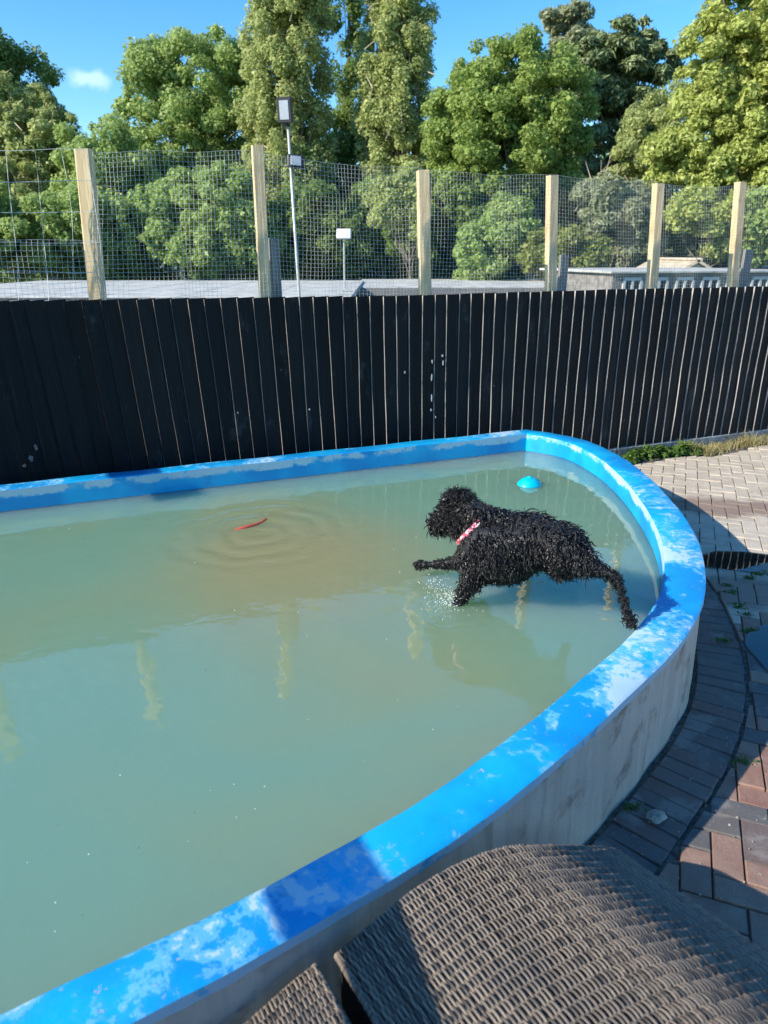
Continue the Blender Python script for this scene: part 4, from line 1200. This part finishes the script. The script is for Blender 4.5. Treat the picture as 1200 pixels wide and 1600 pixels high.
body_me.polygons.foreach_set('use_smooth', np.ones(len(body_me.polygons), dtype=bool))
dog = empty('dog', dog_o, 0, 'wet curly black dog leaping from the rim into the pool', 'dog')
obj('body', body_me, dog)
# wet curls
COLLAR_C = dpt(735, 832, 2.69) - dog_o; COLLAR_A = Vector((.62, -.35, -.55)).normalized()
nf = len(body_me.polygons)
areas = np.empty(nf, np.float32); body_me.polygons.foreach_get('area', areas)
cen = np.empty(nf * 3, np.float32); body_me.polygons.foreach_get('center', cen); cen = cen.reshape(-1, 3)
nor = np.empty(nf * 3, np.float32); body_me.polygons.foreach_get('normal', nor); nor = nor.reshape(-1, 3)
NS = 21000
r = np.random.default_rng(5)
pick = r.choice(nf, NS, p=areas / areas.sum())
P_ = cen[pick] + r.normal(0, .004, (NS, 3)); N_ = nor[pick]
hd = np.array(head - dog_o); rp = np.array(rump - dog_o)
rear = (rp - hd); rear /= np.linalg.norm(rear)
dh = np.linalg.norm(P_ - hd, axis=1)
on_head = dh < .12
legd = np.minimum.reduce([np.linalg.norm(P_ - np.array(q - dog_o), axis=1) for q in (hock, hpaw, fwri, ftoe, wri, fpw, felb, fpaw, htoe, knee.lerp(hock, .5), hock.lerp(hpaw, .5), fhock, felb.lerp(fwri, .5))])
on_leg = (legd < .06) & (~on_head)
near_collar = (np.abs((P_ - np.array(COLLAR_C)) @ np.array(COLLAR_A)) < .024) & (np.linalg.norm(P_ - np.array(COLLAR_C), axis=1) < .17) & (P_[:, 2] < COLLAR_C.z + .045)
flow = rear * .55 + np.array([0, 0, -.55])
dirv = N_ * .16 + flow + r.normal(0, .30, (NS, 3))
dirv[on_head] = N_[on_head] * 1.0 + np.array([0.15, 0, .10]) + r.normal(0, .45, (on_head.sum(), 3))
dirv[on_leg] = N_[on_leg] * .45 + r.normal(0, .55, (on_leg.sum(), 3)) + np.array([0, 0, -.2])
dirv /= np.linalg.norm(dirv, axis=1)[:, None]
ln_ = r.uniform(.022, .044, NS); ln_[on_head] = r.uniform(.018, .040, on_head.sum()); ln_[on_leg] = r.uniform(.008, .017, on_leg.sum())
ln_[near_collar] *= .25
topside = (N_[:, 2] > .55) & ~on_leg
ln_[topside] *= 1.35
ln_[(N_[:, 2] < -.35) & ~on_leg & ~on_head] *= .55
wild = r.random(NS) < .012; ln_[wild & ~on_leg] *= 1.7
rad0 = r.uniform(.0018, .0040, NS); rad0[on_leg] *= .7; rad0[on_head] *= .75
SEG = 7
ax1 = np.cross(dirv, r.normal(size=(NS, 3))); ax1 /= np.linalg.norm(ax1, axis=1)[:, None] + 1e-9
ax2 = np.cross(dirv, ax1)
curl_r = r.uniform(.003, .0065, NS); curl_n = r.uniform(.8, 1.6, NS); ph = r.uniform(0, 6.28, NS)
pts = []
for k in range(SEG):
    u = k / (SEG - 1)
    ang = ph + u * curl_n * 6.28
    amp = curl_r * min(1, u * 2)
    p = P_ - N_ * .004 + dirv * (ln_ * u)[:, None] + ax1 * (np.cos(ang) * amp)[:, None] + ax2 * (np.sin(ang) * amp)[:, None]
    p = p + np.array([0, 0, -1.0]) * (ln_ * .25 * u * u)[:, None]
    pts.append(p)
pts = np.stack(pts, 1)                           # NS,SEG,3
tg = np.gradient(pts, axis=1); tg /= np.linalg.norm(tg, axis=2)[..., None] + 1e-9
sa = np.cross(tg, N_[:, None, :] + .01); sa /= np.linalg.norm(sa, axis=2)[..., None] + 1e-9
sb = np.cross(tg, sa)
taper = np.array([1, 1.1, 1.1, 1.0, .85, .62, .25])
vv = []
for q in range(3):
    an = 2 * math.pi * q / 3
    vv.append(pts + (sa * math.cos(an) + sb * math.sin(an)) * (rad0[:, None] * taper)[..., None])
vv = np.stack(vv, 2).reshape(-1, 3)              # NS,SEG,3(sides)
base_i = (np.arange(NS) * SEG * 3)[:, None, None]
kk = np.arange(SEG - 1)[None, :, None] * 3; qq = np.arange(3)[None, None, :]; q2 = (qq + 1) % 3
fc = np.stack([base_i + kk + qq, base_i + kk + q2, base_i + kk + 3 + q2, base_i + kk + 3 + qq], -1).reshape(-1, 4)
fur = obj('fur', mesh_np('fur', vv, fc, M['fur'], True), dog)
tag(fur, kind='stuff')
# nose, eyes, ears, collar
nz_p = dpt(677, 816, 2.82) - dog_o
b = MB(); b.lathe([(0.001, .012), (.010, .010), (.016, .002), (.013, -.008), (.001, -.012)], 14, nz_p + Vector((-.018, .012, 0))); b.build('nose', M['nose'], dog, True)
fw = (muz - head).normalized(); sidev = fw.cross(Vector((0, 0, 1))).normalized()
for sx in (-1, 1):
    c = head - dog_o + fw * .060 + sidev * (.036 * sx) + Vector((0, 0, .024))
    b = MB(); b.lathe([(0.0005, .011), (.008, .008), (.011, 0), (.008, -.008), (.0005, -.011)], 12, c); b.build('eye', M['eye'], dog, True)
cc = COLLAR_C; cax = COLLAR_A
u_ = cax.cross(Vector((0, 0, 1))).normalized(); w_ = cax.cross(u_)
from mathutils.bvhtree import BVHTree
bv_ = BVHTree.FromPolygons([v.co.copy() for v in body_me.vertices], [tuple(p.vertices) for p in body_me.polygons])
ells = []
for k in range(40):
    a = 2 * math.pi * k / 40; rd = u_ * math.cos(a) + w_ * math.sin(a)
    hit = bv_.ray_cast(cc, rd, .4)
    ells.append(min(.135, hit[3] + .006) if hit[0] is not None else .11)
ells = [(ells[k - 1] + 2 * ells[k] + ells[(k + 1) % 40]) / 4 for k in range(40)]
v = []; f = []
NC = 40
for k in range(NC):
    a = 2 * math.pi * k / NC
    rd = u_ * math.cos(a) + w_ * math.sin(a)
    for (dr, dz) in ((0, -.0095), (.005, -.0095), (.005, .0095), (0, .0095)): v.append(cc + rd * (ells[k] + dr) + cax * dz)
for k in range(NC):
    k2 = (k + 1) % NC
    for q in range(4): f.append((k * 4 + q, k2 * 4 + q, k2 * 4 + (q + 1) % 4, k * 4 + (q + 1) % 4))
b = MB(); b.add(v, f); col = b.build('collar', M['collar'], dog); col['label'] = 'pink and white patterned collar'

# splash where the front paw meets the water
sp0 = Vector((fpw.x, fpw.y, WATER))
b = MB(); r2 = random.Random(3)
def blob(b, c, r_, st=1.0):
    b.lathe([(r_ * .05, r_ * st), (r_ * .75, r_ * .6 * st), (r_, 0), (r_ * .75, -r_ * .6 * st), (r_ * .05, -r_ * st)], 6, c)
for k in range(420):
    a = r2.gauss(2.9, 1.1); d = abs(r2.gauss(0, .055)) + .012; hgt = abs(r2.gauss(0, .028)) * max(0.2, 1 - d * 3)
    blob(b, (sp0.x + math.cos(a) * d * 1.1, sp0.y + math.sin(a) * d, WATER + .001 + hgt), r2.uniform(.0005, .0019), r2.uniform(.8, 1.8))
for k in range(60):
    u = r2.random(); p = dpt(668, 885, 2.72).lerp(sp0 + Vector((-.03, .02, .02)), u)
    blob(b, (p.x + r2.gauss(0, .02), p.y + r2.gauss(0, .02), WATER + abs(r2.gauss(.03, .03))), r2.uniform(.0008, .0024), 1.3)
splash = b.build('splash', M['foam'], None, True)
tag(splash, 'white splash of droplets round the front paw of the dog', 'splash', kind='stuff')

# ------------------------------------------------------------------ floating toys
tpz = at_z(827, 757, WATER)
tt = empty('floating_toy', tpz, R(12), 'turquoise domed float lying on the water by the back corner', 'toy')
b = MB(); b.lathe([(0.001, .046), (.018, .045), (.036, .040), (.052, .030), (.062, .018), (.070, .009), (.074, .003), (.073, -.006), (.055, -.014), (.001, -.018)], 36); b.build('dome', M['turq'], tt, True)
b = MB(); b.lathe([(.0125, .044), (.0135, .049), (.010, .052), (.001, .0525)], 16); b.build('knob', M['turq'], tt, True)
b = MB(); b.box((.052, -.018, .031), (.006, .014, .006), None, .001); b.build('tether_tab', M['lamp_black'], tt)
rp_ = at_z(372, 828, WATER); rq = at_z(418, 812, WATER)
rt = empty('red_dog_toy', (rp_ + rq) / 2, math.atan2(rq.y - rp_.y, rq.x - rp_.x), 'bent red rubber toy half sunk in the ringed water', 'toy')
Lr = (rq - rp_).length
pts_r = [(-Lr * .62, .015, -.020), (-Lr * .5, .012, -.006), (-Lr * .25, -.004, -.002), (0, -.012, -.002), (Lr * .25, -.004, -.006), (Lr * .5, .014, -.006), (Lr * .6, .02, -.02)]
b = MB(); b.tube(catmull([Vector(p) for p in pts_r], 5), [.008 + .005 * math.sin(math.pi * k / 30) for k in range(31)], 10); b.build('body', M['redtoy'], rt, True)
for q in (0.24, 0.56):
    b = MB(); p = catmull([Vector(p) for p in pts_r], 5)[int(q * 30)]; b.lathe([(.0115, -.003), (.0145, -.001), (.0145, .002), (.011, .004)], 12, p); b.build('rib', M['redtoy'], rt, True)

# ------------------------------------------------------------------ wicker lounger
e2 = Vector((.442, -.867, .225)).normalized()
e1 = Vector((.891, .454, 0))
P0 = at_z(528, 1490, 0.33)
lounger = empty('wicker_lounger', (P0.x + .3, P0.y - .1, 0), 0, 'brown woven wicker lounger with a curved back in the near corner', 'lounger')
LO = lounger.location.copy()
prof_s = [0, .03, .157, .277, .39, .493, .556, .655, .74, .82, .865, .885]
prof_z = [.322, .34, .397, .419, .408, .370, .335, .270, .204, .13, .06, .0]
prof_o = [0, 0, 0, 0, 0, .004, .0, -.018, -.046, -.078, -.085, -.085]
def prof_dense(ps, pz, n_=400):
    pts = catmull([Vector((a, 0, b)) for a, b in zip(ps, pz)], 24)
    d = np.concatenate([[0], np.cumsum([(b - a).length for a, b in zip(pts, pts[1:])])])
    return d, np.array([p.x for p in pts]), np.array([p.z for p in pts])
def weave(name, origin, ps, pz, tlen, pitch, spoke, rad, amp, seed, parent, po=None):
    r = np.random.default_rng(seed)
    d, ax, az = prof_dense(ps, pz)
    ns = int(d[-1] / pitch)
    nt = int(tlen / spoke * 5) + 1
    tt_ = np.linspace(0, tlen, nt)
    allv = []; allf = []; cnt = 0
    core_v = []
    for i in range(ns):
        s_ = (i + .5) * pitch
        sx = np.interp(s_, d, ax); sz = np.interp(s_, d, az)
        sx2 = np.interp(s_ + .004, d, ax); sz2 = np.interp(s_ + .004, d, az)
        ts = np.array([sx2 - sx, sz2 - sz]); ts /= np.linalg.norm(ts) + 1e-9
        e1v = np.array(e1); zv = np.array([0, 0, 1.0]); e2v = np.array(e2)
        side = e1v * ts[0] + zv * ts[1]
        nrm_ = np.cross(e2v, side); nrm_ = nrm_ if nrm_ @ (zv + e1v * .6) > 0 else -nrm_
        nrm_ /= np.linalg.norm(nrm_)
        o_ = np.array(origin) + e1v * sx + zv * (sz - pz[0])
        if po is not None: o_ = o_ + np.array([.454, -.891, 0]) * np.interp(sx, ps, po)
        drift = .004 * math.sin(i * .05) + r.normal(0, .0013)
        wav = np.sin(math.pi * (tt_ + drift) / spoke + math.pi * i)
        wav = np.sign(wav) * np.abs(wav) ** .7
        hgt = amp * wav
        lat = r.normal(0, .0004) + .0005 * np.sin(tt_ * 40 + i)
        cpt = o_ + e2v * tt_[:, None] + nrm_ * hgt[:, None] + side * np.asarray(lat)[:, None] if np.ndim(lat) else o_ + e2v * tt_[:, None] + nrm_ * hgt[:, None]
        ringv = []
        for q in range(5):
            an = math.pi * (q / 4) ; ringv.append(cpt + side * (math.cos(an) * rad) + nrm_ * (math.sin(an) * rad * .8 - rad * .3))
        ringv = np.stack(ringv, 1).reshape(-1, 3)
        k = np.arange(nt - 1)[:, None] * 5; q = np.arange(4)[None]
        f_ = np.stack([k + q, k + q + 1, k + 5 + q + 1, k + 5 + q], -1).reshape(-1, 4) + cnt
        allv.append(ringv); allf.append(f_); cnt += len(ringv)
        core_v.append((o_ - nrm_ * (amp + rad), o_ - nrm_ * (amp + rad) + e2v * tlen))
    V_ = np.concatenate(allv) - np.array(LO); F_ = np.concatenate(allf)
    o = obj(name, mesh_np(name, V_, F_, M['wicker'], True), parent)
    tag(o, kind='stuff')
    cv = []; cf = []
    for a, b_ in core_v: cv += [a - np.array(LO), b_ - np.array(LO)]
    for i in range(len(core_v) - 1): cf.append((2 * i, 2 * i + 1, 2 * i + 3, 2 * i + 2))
    obj('shade_backing', mesh_np('shade_backing', cv, cf, M['wicker_core'], True), parent)  # near-black sheet, paints the shade seen between the strands
    # spokes under the weave
    b = MB()
    for k in range(int(tlen / spoke)):
        t_ = (k + .5) * spoke * 1.0
        pts_ = [Vector(a) + e2 * t_ - LO for a, _ in core_v[::6]]
        if len(pts_) > 2: b.tube(pts_, .003, 4, False)
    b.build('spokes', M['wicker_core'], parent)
    return d, ax, az
TL = 0.78
weave('woven_back', P0, prof_s, prof_z, TL, .0044, .0240, .0022, .0036, 1, lounger, prof_o)
b = MB(); rl = random.Random(8)
# wrapped borders: short turns of cane round the edges
def wrapped(b, path, rad, turn=.006):
    pts = [Vector(p) for p in path]
    d = np.concatenate([[0], np.cumsum([(q - p).length for p, q in zip(pts, pts[1:])])])
    for k in range(int(d[-1] / turn)):
        s_ = k * turn; j = max(0, min(len(pts) - 2, int(np.searchsorted(d, s_)) - 1))
        u = (s_ - d[j]) / max(1e-9, d[j + 1] - d[j]); p = pts[j].lerp(pts[j + 1], u); t_ = (pts[j + 1] - pts[j]).normalized()
        b.tube([p - t_ * turn * .42, p, p + t_ * turn * .42], [rad * .9, rad * rl.uniform(1.0, 1.1), rad * .9], 8)
wrapped(b, [P0 - LO + e2 * (TL * k / 10) + Vector((0, 0, -.006)) for k in range(11)], .0085)
b.build('border', M['wicker'], lounger, True)
d_, ax_, az_ = prof_dense(prof_s, prof_z)
b = MB(); wrapped(b, [Vector(P0) + e1 * float(ax_[k]) + Vector((.454, -.891, 0)) * float(np.interp(ax_[k], prof_s, prof_o)) + Vector((0, 0, float(az_[k]) - prof_z[0] - .010)) - LO for k in range(0, len(ax_), 6)], .0075)
b.build('border', M['wicker'], lounger, True)
# neighbouring panel left of the gap
P1 = at_z(492, 1508, 0.335)
ps = [0, .03, .08, .16, .26, .36]; pz = [.335, .333, .322, .300, .285, .28]
e1s = e1.copy(); e1 = Vector((-.80, -.60, 0)).normalized()
weave('woven_seat', P1, ps, pz, TL, .0044, .0240, .0022, .0036, 2, lounger)
b = MB(); wrapped(b, [P1 - LO + e2 * (TL * k / 10) + Vector((0, 0, -.006)) for k in range(11)], .0085)
d2_, ax2_, az2_ = prof_dense(ps, pz)
wrapped(b, [Vector(P1) + e1 * float(ax2_[k]) + Vector((0, 0, float(az2_[k]) - pz[0] - .010)) - LO for k in range(0, len(ax2_), 6)], .0075)
b.build('border', M['wicker'], lounger, True)
e1 = e1s
# near-black side sheets: the shade of the gap is put into their colour
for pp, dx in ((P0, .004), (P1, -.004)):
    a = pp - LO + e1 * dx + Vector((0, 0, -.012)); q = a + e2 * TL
    b = MB(); b.add([a, q, Vector((q.x, q.y, .02)), Vector((a.x, a.y, .02))], [(0, 1, 2, 3)]); b.build('gap_shade', M['wicker_core'], lounger)
# frame and feet
for (sx, tx) in ((.05, .06), (.55, .06), (.05, .62), (.55, .62)):
    p = Vector(P0) + e1 * sx + e2 * tx - LO; zt = np.interp(sx, ax_, az_) - prof_z[0] + P0.z + e2.z * tx - .02
    b = MB(); b.tube([(p.x, p.y, 0.0), (p.x, p.y, zt)], .016, 10); b.build('leg', M['lamp_black'], lounger, True)

# ------------------------------------------------------------------ little things on the paving
st = at_z(1025, 1279, 0.004)
bm = bmesh.new(); bmesh.ops.create_icosphere(bm, subdivisions=3, radius=1.0)
for v in bm.verts:
    nn = v.co.copy(); k = 1 + .16 * math.sin(nn.x * 3.1 + 1) * math.cos(nn.y * 2.7) + .08 * math.sin(nn.y * 6 + nn.z * 4)
    v.co = Vector((nn.x * .034 * k, nn.y * .026 * k, nn.z * .010 * k + .009))
me = bpy.data.meshes.new('stone'); bm.to_mesh(me); bm.free(); me.materials.append(M['stone'])
o = obj('stone', me); o.location = st; o.rotation_euler = (0, 0, .5)
tag(o, 'flat grey pebble lying on the dark bricks beside the pool wall', 'stone')
r3 = random.Random(12)
b = MB()
for k in range(160):
    px, py = r3.uniform(930, 1200), r3.uniform(980, 1420); p = at_z(px, py, 0)
    q = np.array([p.x, p.y]); dd = np.linalg.norm(curve - q, axis=1); ki = dd.argmin()
    if np.dot(q - curve[ki], nout[ki]) < .01: continue
    s_ = r3.uniform(.0009, .0032)
    b.box((p.x, p.y, .003 + s_ * .4), (s_ * r3.uniform(1, 2.5), s_ * r3.uniform(1, 2), s_), Matrix.Rotation(r3.uniform(0, 3), 3, 'Z'))
tag(b.build('grit', M['stone']), 'pale grit and crumbs scattered over the shaded bricks', 'grit', kind='stuff')

# moss in the joints round the puddles
mv, mf, mc = [], [], 0
for k, (px, py) in enumerate([(1137, 915), (1143, 925), (1150, 944), (1156, 950), (1172, 903), (1186, 897), (1196, 893), (1128, 1000), (1166, 960), (1170, 985), (1160, 1190), (985, 1262)]):
    p = at_z(px, py, 0.002); r = np.random.default_rng(300 + k); nl = 60
    q = np.stack([r.normal(0, .018, nl), r.normal(0, .010, nl), r.uniform(-.004, .006, nl)], 1) + np.array(p)
    v, f = leaves(q, r.normal(size=(nl, 3)) * .5 + np.array([0, 0, 1.0]), .009, 1.4, r); mv.append(v); mf.append(f + mc); mc += len(v)
tag(obj('moss', mesh_np('moss', np.concatenate(mv), np.concatenate(mf), M['weed'])), 'small tufts of moss in the paving joints by the puddles', 'moss', kind='stuff')
# specks of debris afloat on the pool
r4 = random.Random(21); b = MB(); b2 = MB()
for k in range(80):
    px, py = r4.uniform(10, 960), r4.uniform(780, 1480)
    if py > 1560 - px * .62: continue
    p = at_z(px, py, WATER + .0012); s_ = r4.uniform(.0006, .0019); an = r4.uniform(0, 3.14)
    N5 = 5; ring5 = [(p.x + math.cos(an + 6.283 * q / N5) * s_ * r4.uniform(.6, 1.5), p.y + math.sin(an + 6.283 * q / N5) * s_ * r4.uniform(.6, 1.5)) for q in range(N5)]
    (b if r4.random() < .6 else b2).add([(x_, y_, WATER + .0014) for x_, y_ in ring5] + [(x_, y_, WATER - .001) for x_, y_ in ring5], [tuple(range(N5))] + [(q, (q + 1) % N5, (q + 1) % N5 + N5, q + N5) for q in range(N5)])
tag(b.build('floating_specks', M['foam']), 'tiny pale specks floating on the pool water', 'debris', kind='stuff')
tag(b2.build('floating_bits', M['bark']), 'tiny dark bits of leaf floating on the pool water', 'debris', kind='stuff')
